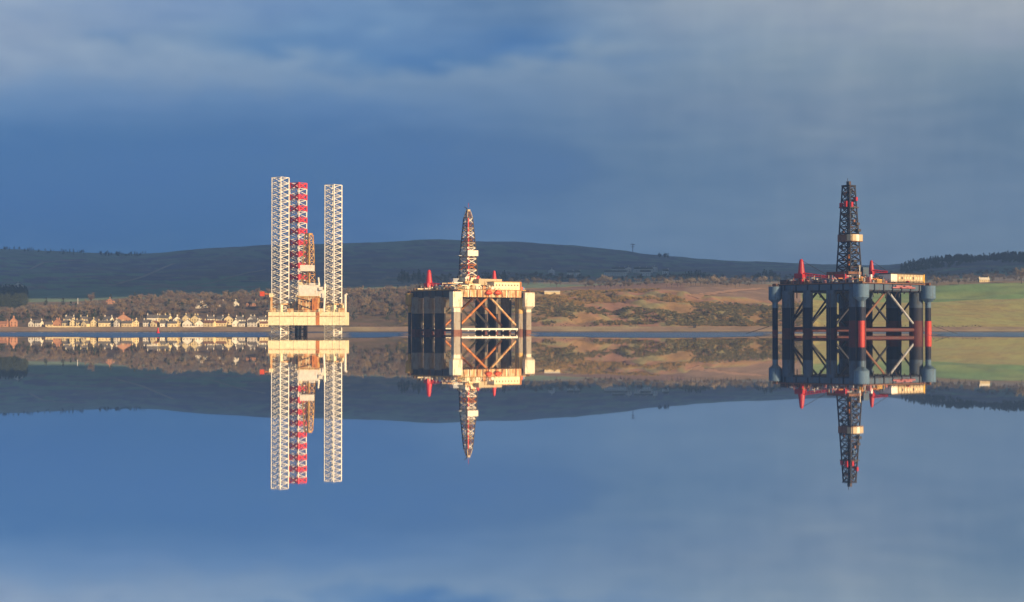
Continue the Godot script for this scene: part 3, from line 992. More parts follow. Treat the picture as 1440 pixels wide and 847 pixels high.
	for k in 14:
		var z := rnd.randf_range(-20, 24)
		box(rig, "pipework_box", Vector3(1.6, rnd.randf_range(1.0, 2.6), rnd.randf_range(1.2, 3.0)), Vector3(30.2, 32.2, z), M[["off_white", "cream", "rust_orange", "dark_steel", "pipe_brown"][k % 5]])
	for k in 8:
		bar(rig, "hanging_pipe", Vector3(31.9, 31.4, 24 - k * 5.6 + rnd.randf()), Vector3(31.9, 26.6, 24 - k * 5.6 + rnd.randf()), 0.25, M[["pipe_brown", "off_white", "rust_orange"][k % 3]])
	for k in 26:
		var x := -29.0 + k * 2.2
		var hh := rnd.randf_range(1.0, 4.6)
		var mm = M[["dark_steel", "grey_panel", "tan_panel", "pipe_brown", "off_white", "ochre"][rnd.randi() % 6]]
		match k % 4:
			0: box(rig, "mooring_winch", Vector3(2.0, hh * 0.7, 2.6), Vector3(x, 32.1, rnd.randf_range(24, 29)), mm)
			1: bar(rig, "vent_post", Vector3(x, 32.1, 28), Vector3(x, 33.0 + hh, 28), 0.3, mm)
			2: bar(rig, "storage_tank", Vector3(x, 32.1, 27), Vector3(x, 32.6 + hh * 0.6, 27), 1.1, mm, true)
			3: box(rig, "deck_container", Vector3(2.6, 2.4, 2.4), Vector3(x, 32.1, rnd.randf_range(22, 28)), mm)
	for k in 60:
		var x := rnd.randf_range(13, 30)
		var z := rnd.randf_range(-2, 29)
		var mm = M[["cream", "cream_rusty", "off_white", "rust_orange", "pipe_brown", "dark_steel", "ochre", "tan_panel", "grey_panel"][rnd.randi() % 9]]
		match k % 5:
			0: box(rig, "pump_skid", Vector3(rnd.randf_range(1, 2.6), rnd.randf_range(1, 3.4), rnd.randf_range(1, 2.6)), Vector3(x, 32.1, z), mm)
			1: bar(rig, "deck_pipe", Vector3(x, 33.0 + rnd.randf() * 2.5, z), Vector3(x, 33.0 + rnd.randf() * 2.5, z + rnd.randf_range(3, 7)), 0.28, mm)
			2: bar(rig, "vent_post", Vector3(x, 32.1, z), Vector3(x, 34.0 + rnd.randf() * 4.5, z), 0.24, mm)
			3: bar(rig, "storage_tank", Vector3(x, 32.1, z), Vector3(x, 33.4 + rnd.randf() * 2.4, z), rnd.randf_range(0.5, 1.0), mm, true)
			4: box(rig, "gantry_beam", Vector3(0.5, 0.6, rnd.randf_range(3, 8)), Vector3(x, 34.0 + rnd.randf() * 3.0, z), mm)
	for k in 30:
		var x := rnd.randf_range(-7, 9)
		var z := rnd.randf_range(-7, 8)
		var side := 6.8 if k % 2 == 0 else rnd.randf_range(-5, 6)
		box(rig, "drill_floor_fitting", Vector3(rnd.randf_range(0.6, 1.8), rnd.randf_range(0.8, 2.8), rnd.randf_range(0.6, 1.8)), Vector3(1.0 + side, 38.6 + rnd.randf() * 3.0, z), M[["off_white", "rust_orange", "pipe_brown", "dark_steel", "cream", "dull_red"][rnd.randi() % 6]])
	# rust red tubs and fenders low on the left
	for k in 6:
		bar(rig, "fender", Vector3(-28 + k * 7.0, 0.4, 33.2), Vector3(-28 + k * 7.0, 4.4, 33.2), 0.55, M.rust_brown)


func build_right_rig():
	var d := 1100.0
	var base := at(1197, 464.6, d)
	base.y = 0
	var rig := thing("semi_submersible_rig", "dark blue drilling rig on columns with orange-red draught bands", "drilling rig", base, -deg_to_rad(48.5))
	var cols := [lin(0.055, 0.09, 0.135), lin(0.005, 0.009, 0.024), lin(0.075, 0.012, 0.012)]
	var grey := [lin(0.10, 0.18, 0.265), lin(0.006, 0.011, 0.030), lin(0.13, 0.018, 0.016)]
	for c in [[-24, 31.2, 3.8], [-9, 30.5, 2.9], [9, 30.5, 3.2], [27.6, 29.6, 5.0], [-28, -30, 3.2], [-10, -30, 3.0], [10, -30, 4.7], [26.8, -30, 4.2]]:
		semi_column(rig, c[0], c[1], c[2], 26.5, 16.0, cols, 3.5 if c[1] > 0 and c[0] < 20 else 8.0)
	anchor_head(rig, 33.4, 33.4, 4.6, 1.6, 19.4, 29.6, grey, 16.0, 28, true)
	anchor_head(rig, -33.0, 33.0, 4.0, 1.75, 19.4, 29.2, grey, 16.0, 28)
	anchor_head(rig, 33.4, -33.2, 4.6, 1.8, 19.4, 29.6, grey, 16.0, 28, true)
	anchor_head(rig, -33.0, -33.0, 4.0, 1.8, 19.4, 29.2, grey, 16.0, 28)
	box(rig, "deck", Vector3(63.0, 4.6, 63.0), Vector3(0, 25.6, 0), M.navy)
	box(rig, "deck_side", Vector3(56.0, 3.4, 0.5), Vector3(0, 26.4, 31.8), M.slate_blue)
	box(rig, "deck_side", Vector3(0.5, 3.4, 56.0), Vector3(31.8, 26.4, 0), M.slate_blue)
	box(rig, "main_deck_edge", Vector3(64.6, 0.6, 64.6), Vector3(0, 30.2, 0), M.pipe_brown)
	for x in [-26.0, -17.0, -8.0, 1.0, 10.0, 19.0]:
		box(rig, "girder", Vector3(0.7, 4.6, 0.6), Vector3(x, 25.5, 32.2), M.navy)
		box(rig, "girder", Vector3(0.6, 4.6, 0.7), Vector3(32.2, 25.5, x), M.navy)
	railing(rig, Vector3(-31, 30.8, 32), Vector3(31, 30.8, 32), M.pipe_brown)
	railing(rig, Vector3(32, 30.8, 31), Vector3(32, 30.8, -31), M.dark_steel)
	for x in [27.2, 9.5, -9.5, -26.0]:
		var m = M.navy if x < 20 else M.grey_panel
		bar(rig, "diagonal_brace", Vector3(x, 25.8, 1.0), Vector3(x, 5.0, 28.0), 0.7, M.pipe_brown if x > 20 else m, true)
		bar(rig, "diagonal_brace", Vector3(x, 25.8, -1.0), Vector3(x, 5.0, -28.0), 0.7, m, true)
		bar(rig, "horizontal_brace", Vector3(x, 2.4, 30.0), Vector3(x, 2.4, -30.0), 1.15, M.rust_brown, true)
	for z in [30.4, -30.0]:
		bar(rig, "horizontal_brace", Vector3(-26, 3.4, z), Vector3(27, 3.4, z), 0.95, M.rust_brown, true)
		for k in 3:
			var xa: float = [-24.0, -9.0, 9.0][k]
			var xb: float = [-9.0, 9.0, 27.0][k]
			bar(rig, "diagonal_brace", Vector3(xb, 25.0, z), Vector3(xa, 5.0, z), 0.6, M.navy, true)
	# accommodation along the right-hand edge
	var acc := part(rig, "accommodation_block", Vector3(27.6, 31.6, -14.4))
	box(acc, "wall", Vector3(8.0, 4.7, 26.6), Vector3(0, 0, -3.0), M.tan_panel)
	box(acc, "white_wall", Vector3(8.2, 4.7, 6.0), Vector3(0, 0, 13.4), M.off_white)
	box(acc, "roof", Vector3(8.8, 0.6, 33.8), Vector3(0, 4.7, 0), M.dark_steel)
	box(acc, "end_frame", Vector3(2.0, 5.6, 1.4), Vector3(3.2, -0.4, -17.0), M.yellow)
	for k in 9:
		box(acc, "window", Vector3(0.18, 1.5, 0.9), Vector3(4.04, 1.7, 8.0 - k * 2.8), M.glass if k % 4 == 1 else M.cream)
	for k in 8:
		box(acc, "wall_seam", Vector3(0.14, 4.6, 0.16), Vector3(4.05, 0.05, 9.4 - k * 3.1), M.pipe_brown)
	box(rig, "support_skid", Vector3(6.0, 1.0, 33.0), Vector3(27.6, 30.8, -14.4), M.dark_steel)
	# drill floor and neighbours
	box(rig, "drill_floor_base", Vector3(13.0, 5.6, 13.0), Vector3(0.5, 30.8, 3.0), M.dark_steel)
	box(rig, "drill_floor", Vector3(17.0, 1.8, 16.0), Vector3(-1.0, 36.4, 4.0), M.pipe_brown)
	box(rig, "driller_cabin", Vector3(5.0, 5.6, 5.6), Vector3(6.0, 35.4, -4.0), M.slate_blue)
	box(rig, "red_rig_module", Vector3(8.0, 3.2, 5.0), Vector3(2.0, 33.4, 11.0), M.dull_red)
	box(rig, "pipe_rack", Vector3(22.0, 2.4, 6.0), Vector3(-10.0, 30.8, 21.0), M.grey_panel)
	for k in 6:
		bar(rig, "stored_pipe", Vector3(-20, 33.5 + 0.3 * (k % 2), 19 + k * 0.8), Vector3(4, 33.5 + 0.3 * (k % 2), 19 + k * 0.8), 0.36, M.pink_pipe)
	for k in 5:
		bar(rig, "deck_edge_pipe", Vector3(32.7, 28.0 + (k % 2) * 0.9, 2 - k * 3.4), Vector3(32.7, 28.0 + (k % 2) * 0.9, -7 - k * 3.4), 0.5, M.pink_pipe)
	for c in [[24.0, 22.0, 4, 3.6, "ochre"], [20.0, 26.0, 3, 3, "rust_orange"], [26.0, 26.0, 2.4, 2.6, "yellow"], [24.0, 14.0, 5, 3.2, "rust_orange"], [27.0, 10.0, 6, 2.2, "ochre"], [22.0, 6.0, 4.5, 3.4, "pipe_brown"]]:
		box(rig, "deck_container", Vector3(c[2], c[3], c[2] * 1.2), Vector3(c[0], 30.8, c[1]), M[c[4]])
	for p in [[25.0, 24.6, 35.2], [27.0, 16.0, 34.6], [24.0, 12.0, 36.0]]:
		box(rig, "white_cabinet", Vector3(1.5, 1.5, 1.5), Vector3(p[0], p[2] - 1.6, p[1]), M.white_lamp_box)
	for c in [[-29.5, 27.0, 5.6, 2.6], [-27.0, 22.0, 4.6, 2.2], [-18.0, 29.0, 4.0, 2.0]]:
		box(rig, "dark_tarpaulin", Vector3(c[2], c[3], c[2] * 0.8), Vector3(c[0], 30.8, c[1]), M.navy, 0.3)
	# derrick
	var der := part(rig, "derrick", Vector3(1.0, 0, 3.2))
	lattice(der, 5.4, 2.7, 37.0, 91.0, 13, 0.5, 0.29, M.navy, func(b): return M.navy if b % 3 else M.dark_steel, true)
	var board := part(der, "racking_board", Vector3(0.6, 57.2, -0.6))
	for k in 3:
		box(board, "panel", Vector3(0.5, 4.0, 3.3), Vector3(5.4, 0, 3.5 - k * 3.5), [M.tan_panel, M.off_white, M.tan_panel][k])
		box(board, "panel", Vector3(3.3, 4.0, 0.5), Vector3(3.4 - k * 3.5, 0, 5.6), [M.tan_panel, M.pipe_brown, M.pipe_brown][k])
	box(board, "floor", Vector3(11.0, 0.4, 11.0), Vector3(0, -0.4, 0), M.pipe_brown)
	box(der, "crown_platform", Vector3(6.4, 0.8, 6.4), Vector3(0, 91, 0), M.navy)
	box(der, "crown_block", Vector3(2.0, 2.4, 2.0), Vector3(0, 91.8, 0), M.dark_steel)
	bar(der, "aerial", Vector3(-0.8, 92, 0), Vector3(-0.8, 96.2, 0), 0.18, M.dark_steel)
	box(der, "mid_platform", Vector3(8.6, 0.6, 8.6), Vector3(0, 77.6, 0), M.dark_steel)
	for p in [[3.4, 78.2, 2.0, 3.0], [1.0, 78.2, 4.0, 3.6], [-3.0, 78.2, 3.4, 2.6], [3.8, 82.0, -2.0, 2.4]]:
		box(der, "red_cabinet", Vector3(1.8, p[3], 1.8), Vector3(p[0], p[1], p[2]), M.dull_red)
	for p in [[4.4, 67.0, -1.5], [4.6, 63.0, -2.5], [4.8, 44.0, 2.0], [4.0, 41.0, -3.0]]:
		box(der, "landing", Vector3(3.4, 1.6, 3.0), Vector3(p[0], p[1], p[2]), M.dark_steel)
	bar(der, "travelling_block", Vector3(0, 42, 0), Vector3(0, 49, 0), 1.2, M.rust_orange)
	bar(der, "drill_string", Vector3(0, 49, 0), Vector3(0, 90, 0), 0.3, M.dark_steel)
	for k in 4:
		bar(der, "stand_of_pipe", Vector3(-2.5 + k * 0.8, 38, -2.0), Vector3(-2.5 + k * 0.8, 62, -2.0), 0.3, M.navy)
	bar(rig, "white_vent_mast", Vector3(9.0, 30.8, 3.0), Vector3(9.0, 42.0, 3.0), 0.3, M.off_white)
	crane(rig, Vector3(-22.0, 33.0, 21.0), 1.05, M.dull_red, Vector3(15, 1.6, -9))
	crane(rig, Vector3(-1.0, 36.2, -22.0), 0.78, M.dull_red, Vector3(8, 2.0, -6))
	bar(rig, "crane_tower", Vector3(-1, 30.8, -22), Vector3(-1, 36, -22), 1.6, M.slate_blue, true)
	var rnd := RandomNumberGenerator.new()
	rnd.seed = 1234
	clutter(rig, rnd, 130, 29.0, 30.8, ["pipe_brown", "dark_steel", "navy", "slate_blue", "dull_red", "grey_panel", "pink_pipe", "rust_orange", "tan_panel"], Rect2(-7, -5, 15, 16))
	for k in 26:
		var x := -29.0 + k * 2.2
		var hh := rnd.randf_range(1.0, 4.2)
		var mm = M[["dark_steel", "navy", "slate_blue", "pipe_brown", "pink_pipe", "grey_panel"][rnd.randi() % 6]]
		match k % 4:
			0: box(rig, "mooring_winch", Vector3(2.0, hh * 0.7, 2.6), Vector3(x, 30.8, rnd.randf_range(25, 30)), mm)
			1: bar(rig, "vent_post", Vector3(x, 30.8, 29), Vector3(x, 31.8 + hh, 29), 0.26, mm)
			2: bar(rig, "storage_tank", Vector3(x, 30.8, 28), Vector3(x, 31.4 + hh * 0.6, 28), 1.0, mm, true)
			3: box(rig, "deck_container", Vector3(2.6, 2.2, 2.4), Vector3(x, 30.8, rnd.randf_range(23, 29)), mm)
	for k in 10:
		bar(rig, "hanging_pipe", Vector3(-28 + k * 6.0, 26.0, 32.6), Vector3(-28 + k * 6.0, 21.0 + rnd.randf() * 3.0, 32.6), 0.3, M.dark_steel)
	for k in 60:
		var x := rnd.randf_range(10, 31)
		var z := rnd.randf_range(-4, 30)
		var mm = M[["dark_steel", "pipe_brown", "slate_blue", "pink_pipe", "rust_orange", "navy", "grey_panel", "ochre"][rnd.randi() % 8]]
		match k % 5:
			0: box(rig, "pump_skid", Vector3(rnd.randf_range(1, 2.4), rnd.randf_range(1, 3.6), rnd.randf_range(1, 2.4)), Vector3(x, 30.8, z), mm)
			1: bar(rig, "deck_pipe", Vector3(x, 32.0 + rnd.randf() * 2.5, z), Vector3(x, 32.0 + rnd.randf() * 2.5, z + rnd.randf_range(3, 7)), 0.26, mm)
			2: bar(rig, "vent_post", Vector3(x, 30.8, z), Vector3(x, 33.0 + rnd.randf() * 4.0, z), 0.2, mm)
			3: bar(rig, "storage_tank", Vector3(x, 30.8, z), Vector3(x, 32.2 + rnd.randf() * 2.4, z), rnd.randf_range(0.5, 1.0), mm, true)
			4: box(rig, "gantry_beam", Vector3(0.5, 0.6, rnd.randf_range(3, 8)), Vector3(x, 32.5 + rnd.randf() * 3.0, z), mm)
	for k in 34:
		var a := rnd.randf_range(0, TAU)
		var y := rnd.randf_range(38, 88)
		var r := lerpf(5.0, 2.6, (y - 37.0) / 54.0)
		box(rig, "derrick_fitting", Vector3(rnd.randf_range(0.5, 1.6), rnd.randf_range(0.5, 2.2), rnd.randf_range(0.5, 1.6)), Vector3(1.0 + cos(a) * r, y, 3.2 + sin(a) * r), M[["dark_steel", "navy", "pipe_brown", "slate_blue"][rnd.randi() % 4]])
	for k in 12:
		bar(rig, "under_deck_pipe", Vector3(30.6 - rnd.randf() * 3.0, 25.6, 26 - k * 4.6), Vector3(30.6 - rnd.randf() * 3.0, 21.5 + rnd.randf() * 3.0, 26 - k * 4.6), 0.35, M.dark_steel)
	# anchor chains down to the water, with a buoyed end
	for s in [[-35.5, 35.5, -47.0, 46.0], [36.0, -36.0, 43.0, -52.0]]:
		bar(rig, "anchor_chain", Vector3(s[0], 4.6, s[1]), Vector3(s[2], -0.3, s[3]), 0.16, M.wire)


# ------------------------------------------------------------------ houses
func house_meshes(w: float, d: float, e: float, r: float) -> Array:
	var wall := extrude(PackedVector2Array([Vector2(-d / 2, -3.0), Vector2(d / 2, -3.0), Vector2(d / 2, e), Vector2(0, r - 0.15), Vector2(-d / 2, e)]), -w / 2, w / 2)
	var o := 0.35
	var dx := d / 2 + o
	var drop := o * (r - e) / (d / 2)
	var roof := extrude(PackedVector2Array([Vector2(-dx, e - drop), Vector2(-dx, e - drop + 0.4), Vector2(0, r + 0.32), Vector2(dx, e - drop + 0.4), Vector2(dx, e - drop), Vector2(0, r - 0.1)]), -w / 2 - 0.25, w / 2 + 0.25)
	return [wall, roof]

# width across the front; gable_on turns the gable to the water
func house(label: String, pos: Vector3, w: float, d: float, e: float, r: float, gable_on: bool, wall_mat, roof_mat, chimneys := 2, group := "houses along the waterfront", turn := 0.0):
	var h := thing("house", label, "house", pos, turn, group)
	var face := h
	var len := d if gable_on else w
	var span := w if gable_on else d
	var ms := house_meshes(len, span, e, r)
	var yaw := 0.0 if gable_on else PI / 2
	put(face, "wall", ms[0], wall_mat, Vector3.ZERO, yaw)
	var roof := put(face, "roof", ms[1], roof_mat, Vector3.ZERO, yaw)
	for k in chimneys:
		var t := (len / 2 - 0.5) * (1.0 if k % 2 == 0 else -1.0)
		if k > 1: t *= 0.1
		var cp := Vector3(0, r - 0.8, t)
		var ch := box(roof, "chimney", Vector3(1.3, 2.5, 0.9), cp, wall_mat)
		put(roof, "chimney_pot", unit_rod, M.chimney_pot, cp + Vector3(0, 2.8, 0)).scale = Vector3(0.22, 0.7, 0.22)
	var front := d / 2
	var storeys := 2 if e > 4.2 else 1
	var n := maxi(2, int(w / 3.0))
	for s in storeys:
		for k in n:
			var x := -w / 2 + w * (k + 0.5) / n
			if s == 0 and k == n / 2:
				box(face, "door", Vector3(1.0, 2.1, 0.1), Vector3(x, 0.05, front), M.brown_roof)
			else:
				box(face, "window", Vector3(0.95, 1.3, 0.1), Vector3(x, 0.9 + 2.6 * s, front), M.glass)

const ORDINAL := ["first", "second", "third", "fourth", "fifth", "sixth", "seventh", "eighth", "ninth", "tenth", "eleventh", "twelfth", "thirteenth", "fourteenth", "fifteenth", "sixteenth", "seventeenth", "eighteenth", "nineteenth", "twentieth", "twenty-first", "twenty-second", "twenty-third", "twenty-fourth", "twenty-fifth", "twenty-sixth", "twenty-seventh", "twenty-eighth", "twenty-ninth", "thirtieth"]

func build_village():
	# left edge, right edge in frame, gable to the water, eaves, ridge, walls, roof, chimneys
	var row := [
		[-3, 11, false, 3.6, 6.6, "sandstone", "tile_roof", 1],
		[14, 24, true, 6.0, 10.4, "sandstone", "tile_roof", 2],
		[42, 50, true, 4.6, 8.6, "render_white", "slate_roof", 1],
		[50.5, 59, false, 4.2, 7.0, "render_white", "slate_roof", 1],
		[64, 74, false, 3.2, 6.2, "render_cream", "slate_roof", 1],
		[76, 87, true, 4.0, 7.8, "sandstone", "tile_roof", 2],
		[88.5, 98, false, 5.0, 8.0, "render_cream", "slate_roof", 2],
		[98.5, 107, true, 5.0, 8.8, "render_cream", "slate_roof", 2],
		[107.5, 116, false, 4.8, 7.8, "render_cream", "slate_roof", 2],
		[116.5, 125, true, 4.4, 8.2, "render_cream", "slate_roof", 1],
		[128.5, 137, true, 4.8, 8.4, "render_cream", "slate_roof", 1],
		[138.5, 160, false, 5.2, 8.4, "render_cream", "slate_roof", 3],
		[162, 170, true, 4.2, 8.0, "render_white", "slate_roof", 1],
		[172, 187, false, 4.6, 7.6, "render_cream", "slate_roof", 2],
		[188, 195, true, 5.0, 8.4, "render_cream", "slate_roof", 1],
		[202, 213, false, 4.8, 7.8, "render_white", "slate_roof", 2],
		[213.5, 222, true, 4.4, 7.8, "render_cream", "brown_roof", 1],
		[225, 235, false, 3.6, 6.6, "render_white", "slate_roof", 1],
		[236, 249, false, 4.8, 7.8, "render_cream", "slate_roof", 2],
		[250, 256, true, 4.6, 7.8, "render_cream", "slate_roof", 1],
		[257, 271, true, 4.0, 9.4, "render_white", "slate_roof", 1],
		[274, 286, true, 4.0, 8.2, "render_white", "slate_roof", 1],
		[287.5, 302, false, 4.6, 7.4, "render_cream", "brown_roof", 2],
		[304, 319, false, 4.6, 7.6, "render_cream", "brown_roof", 2],
		[326, 336, true, 4.0, 7.4, "render_white", "slate_roof", 1],
		[336.5, 345, false, 4.6, 7.4, "render_white", "slate_roof", 1],
		[349, 363, false, 4.8, 7.6, "render_white", "slate_roof", 2],
		[365, 377, false, 4.4, 7.0, "render_cream", "brown_roof", 2]]
	var colour := {"sandstone": "red sandstone", "render_cream": "cream", "render_white": "white"}
	var roofs := {"slate_roof": "dark slate roof", "tile_roof": "orange tiled roof", "brown_roof": "brown roof"}
	for k in row.size():
		var r = row[k]
		var dd := 2046.0 + (k * 7) % 9
		house_px.append((r[0] + r[1]) / 2.0)
		var p := spot((r[0] + r[1]) / 2.0, dd)
		var w: float = (r[1] - r[0]) / FOCAL * dd
		var label := "%s %s house under %s, %s from left in waterfront row" % [colour[r[5]], "gable-fronted" if r[2] else "long", roofs[r[6]], ORDINAL[k]]
		var tall := 0.92 + 0.14 * sin(k * 2.7)
		house(label, p, w, 8.5 if not r[2] else 11.0, r[3] * tall, r[4] * tall, r[2], M[r[5]], M[r[6]], r[7], "houses along the waterfront", 0.22 * sin(k * 1.9))
	var back := [
		[163, 184, true, 6.0, 11.5, "sandstone", "brown_roof", 2, 2078],
		[207, 222, false, 6.5, 10.0, "render_white", "slate_roof", 2, 2088],
		[223, 240, false, 6.5, 9.6, "render_cream", "slate_roof", 3, 2090],
		[243, 254, true, 5.0, 9.0, "render_white", "slate_roof", 1, 2080],
		[258, 268, true, 6.5, 10.6, "render_cream", "slate_roof", 1, 2084],
		[270, 282, true, 6.0, 9.8, "render_cream", "slate_roof", 2, 2086],
		[291, 301, false, 5.5, 8.6, "render_white", "slate_roof", 2, 2082],
		[305, 314, false, 5.4, 8.4, "render_white", "slate_roof", 1, 2084],
		[316, 328, true, 5.8, 9.6, "render_cream", "slate_roof", 1, 2082],
		[332, 342, false, 5.0, 8.4, "render_white", "slate_roof", 2, 2080],
		[350, 360, true, 5.0, 8.8, "render_white", "slate_roof", 2, 2084],
		[364, 374, false, 5.0, 8.0, "render_white", "slate_roof", 1, 2086],
		[92, 104, false, 5.4, 8.8, "render_white", "slate_roof", 2, 2084],
		[113, 123, false, 5.4, 8.6, "render_cream", "slate_roof", 2, 2084],
		[146, 158, false, 5.0, 8.4, "render_white", "slate_roof", 2, 2082]]
	back.sort_custom(func(a, b): return a[0] < b[0])
	for k in back.size():
		var r = back[k]
		var p := spot((r[0] + r[1]) / 2.0, r[8])
		var w: float = (r[1] - r[0]) / FOCAL * r[8]
		var label := "%s house showing its %s behind the waterfront, %s from left in back row" % [colour[r[5]], roofs[r[6]], ORDINAL[k]]
		house(label, p + Vector3(0, 1.2, 0), w, 9.0 if not r[2] else 11.0, r[3], r[4], r[2], M[r[5]], M[r[6]], r[7], "houses in the back row of the village", 0.3 * sin(k * 2.3))
	# low sea walls
	for s in [[66, 113, 2038.0, "cream"], [258, 274, 2039.0, "white"]]:
		var a := spot(s[0], s[2])
		var b := spot(s[1], s[2])
		var wl := thing("sea_wall", "low %s wall on the beach in front of houses" % s[3], "wall", (a + b) / 2)
		box(wl, "wall_face", Vector3(b.x - a.x, 2.0, 0.7), Vector3(0, -0.6, 0), M.render_cream if s[3] == "cream" else M.render_white)
		box(wl, "coping", Vector3(b.x - a.x + 0.4, 0.25, 1.0), Vector3(0, 1.4, 0), M.stone_wall)


func build_far_buildings():
	# houses among the trees on the slope
	var slope := [
		[285, 433, 10.0, true, "render_white", "white gabled house among bare trees above the village"],
		[279, 434, 6.0, false, "render_white", "low white house beside the gabled house above the village"],
		[310, 431, 7.0, false, "render_white", "small pale house between bare trees above the village"],
		[332, 431, 6.0, true, "render_white", "small white gable among dark trees above the village"],
		[353, 431, 11.0, false, "sandstone", "brown house among bare trees left of the jack-up rig"],
		[155, 428, 9.0, true, "sandstone", "orange sunlit house high in trees above the village"],
		[26, 405, 9.0, true, "render_white", "lone white farmhouse on the dark hillside at far left"]]
	for s in slope:
		var p := on_land(s[0], s[1])
		var k := -p.z / 2100.0
		house(s[5], p, s[2] * k, 7.0 * k, 3.6 * k, 6.4 * k, s[3], M[s[4]], M.slate_roof, 1, "houses on the slope")
	# white farm steadings on the hill
	var farms := [[776, 386, 9, true], [802, 389, 8, false], [812, 389, 7, false], [866, 384, 11, false], [873, 384, 12, false], [884, 383, 9, true], [896, 384, 9, false], [905, 384, 9, false], [912, 384, 12, false], [920, 382, 10, true], [866, 388.5, 30, false], [908, 388.5, 14, false], [936, 387, 8, false]]
	for k in farms.size():
		var f = farms[k]
		var p := on_land(f[0], f[1], 2700.0)
		house("%s white farm building under dark hill, %s from left" % ["gabled" if f[3] else "long" if f[2] > 11 else "small", ORDINAL[k]] if k < 10 else ["long low white barn below the hill farms", "white shed below the right-hand hill farm", "small white cottage at right end of hill farms"][k - 10], p, f[2] * 1.35, 10.0, 7.0, 10.4, f[3], M.whitewash, M.slate_roof, 1, "white farms on the hillside")
	var p1 := on_land(776.5, 413.5, 2200.0)
	var shed := thing("barn", "long low pale roofed barn on the bank right of the middle rig", "barn", p1)
	var ms := house_meshes(20.0, 9.0, 2.2, 3.4)
	put(shed, "wall", ms[0], M.render_cream, Vector3.ZERO, PI / 2)
	put(shed, "roof", ms[1], M.render_white, Vector3.ZERO, PI / 2)
	var p2 := on_land(1384, 397, 2300.0)
	house("long pale yellow house above the green field at far right", p2, 15.0, 8.0, 3.6, 6.6, false, M.render_cream, M.render_white, 2, "houses above the field")
	# mast on the skyline
	var p3 := spot(890, 4470)
	var mast := thing("radio_mast", "thin mast with two crossbars on the hill skyline", "mast", p3)
	bar(mast, "pole", Vector3(0, -6, 0), Vector3(0, 22, 0), 0.8, M.dark_steel)
	bar(mast, "crossbar", Vector3(-6, 20, 0), Vector3(6, 20, 0), 0.7, M.dark_steel)
	bar(mast, "crossbar", Vector3(-4, 14, 0), Vector3(4, 14, 0), 0.6, M.dark_steel)


# ------------------------------------------------------------------ trees
func twig_tree(h: float, spread: float, count: int, seed_n: int) -> Array:
	var r := RandomNumberGenerator.new()
	r.seed = seed_n
	var tr := SurfaceTool.new()
	tr.begin(Mesh.PRIMITIVE_TRIANGLES)
	var cr := SurfaceTool.new()
	cr.begin(Mesh.PRIMITIVE_TRIANGLES)
	limb(tr, Vector3(0, -1, 0), Vector3(r.randf_range(-.3, .3), h * 0.45, 0), h * 0.03, h * 0.018)
	var tips := []
	for k in 9:
		var a := TAU * k / 9.0 + r.randf() * 0.6
		var s := Vector3(0, h * r.randf_range(0.22, 0.45), 0)
		var e := Vector3(cos(a) * spread * r.randf_range(0.35, 0.8), h * r.randf_range(0.5, 0.95), sin(a) * spread * r.randf_range(0.35, 0.8))
		limb(tr, s, e, h * 0.014, h * 0.004)
		tips.append([s, e])
	for k in count:
		var t = tips[r.randi() % 9]
		var p: Vector3 = t[0].lerp(t[1], r.randf_range(0.35, 1.0))
		var q := p + Vector3(r.randf_range(-1, 1) * spread * 0.42, r.randf_range(-0.05, 0.3) * h * 0.6, r.randf_range(-1, 1) * spread * 0.42)
		if q.y > h: q.y = h - r.randf() * 0.6
		var side := Vector3(r.randf_range(-1, 1), r.randf_range(-1, 1), r.randf_range(-1, 1)).normalized() * h * 0.011
		cr.add_vertex(p - side)
		cr.add_vertex(p + side)
		cr.add_vertex(q)
	tr.generate_normals()
	cr.generate_normals()
	return [tr.commit(), cr.commit()]

func limb(st: SurfaceTool, a: Vector3, b: Vector3, ra: float, rb: float):
	var y := (b - a).normalized()
	var x := y.cross(Vector3.RIGHT).normalized()
	var z := x.cross(y)
	for s in 5:
		var t0 := TAU * s / 5.0
		var t1 := TAU * (s + 1) / 5.0
		var d0 := x * cos(t0) + z * sin(t0)
		var d1 := x * cos(t1) + z * sin(t1)
		for v in [a + d0 * ra, b + d1 * rb, b + d0 * rb, a + d0 * ra, a + d1 * ra, b + d1 * rb]:
			st.add_vertex(v)

func leafy(h: float, spread: float, count: int, leaf: float, seed_n: int, cone: bool) -> Array:
	var r := RandomNumberGenerator.new()
	r.seed = seed_n
	var tr := SurfaceTool.new()
	tr.begin(Mesh.PRIMITIVE_TRIANGLES)
	limb(tr, Vector3(0, -1, 0), Vector3(0, h * 0.8, 0), h * 0.03, h * 0.01)
	tr.generate_normals()
	var cr := SurfaceTool.new()
	cr.begin(Mesh.PRIMITIVE_TRIANGLES)
	var clumps := []
	for k in 12:
		var t := r.randf()
		var w := (1.0 - t) if cone else sqrt(maxf(0.0, 1.0 - pow(t * 2.0 - 1.0, 2.0)))
		var a := r.randf() * TAU
		clumps.append(Vector3(cos(a) * spread * w * 0.6, h * (0.15 + 0.8 * t), sin(a) * spread * w * 0.6))
	for k in count:
		var c: Vector3 = clumps[r.randi() % 12]
		var t: float = clampf((c.y / h - 0.15) / 0.8, 0.0, 1.0)
		var w := spread * ((1.0 - t) * 0.5 + 0.12) if cone else spread * 0.42
		var p := c + Vector3(r.randfn() * w * 0.55, r.randfn() * w * 0.55, r.randfn() * w * 0.55)
		p.y = clampf(p.y, h * 0.06, h)
		var u := Vector3(r.randf_range(-1, 1), r.randf_range(-1, 1), r.randf_range(-1, 1)).normalized() * leaf
		var v := u.cross(Vector3(r.randf_range(-1, 1), r.randf_range(-1, 1), r.randf_range(-1, 1)).normalized()).normalized() * leaf
		cr.add_vertex(p - u)
		cr.add_vertex(p + u * 0.8)
		cr.add_vertex(p + v)
	cr.generate_normals()
	return [tr.commit(), cr.commit()]

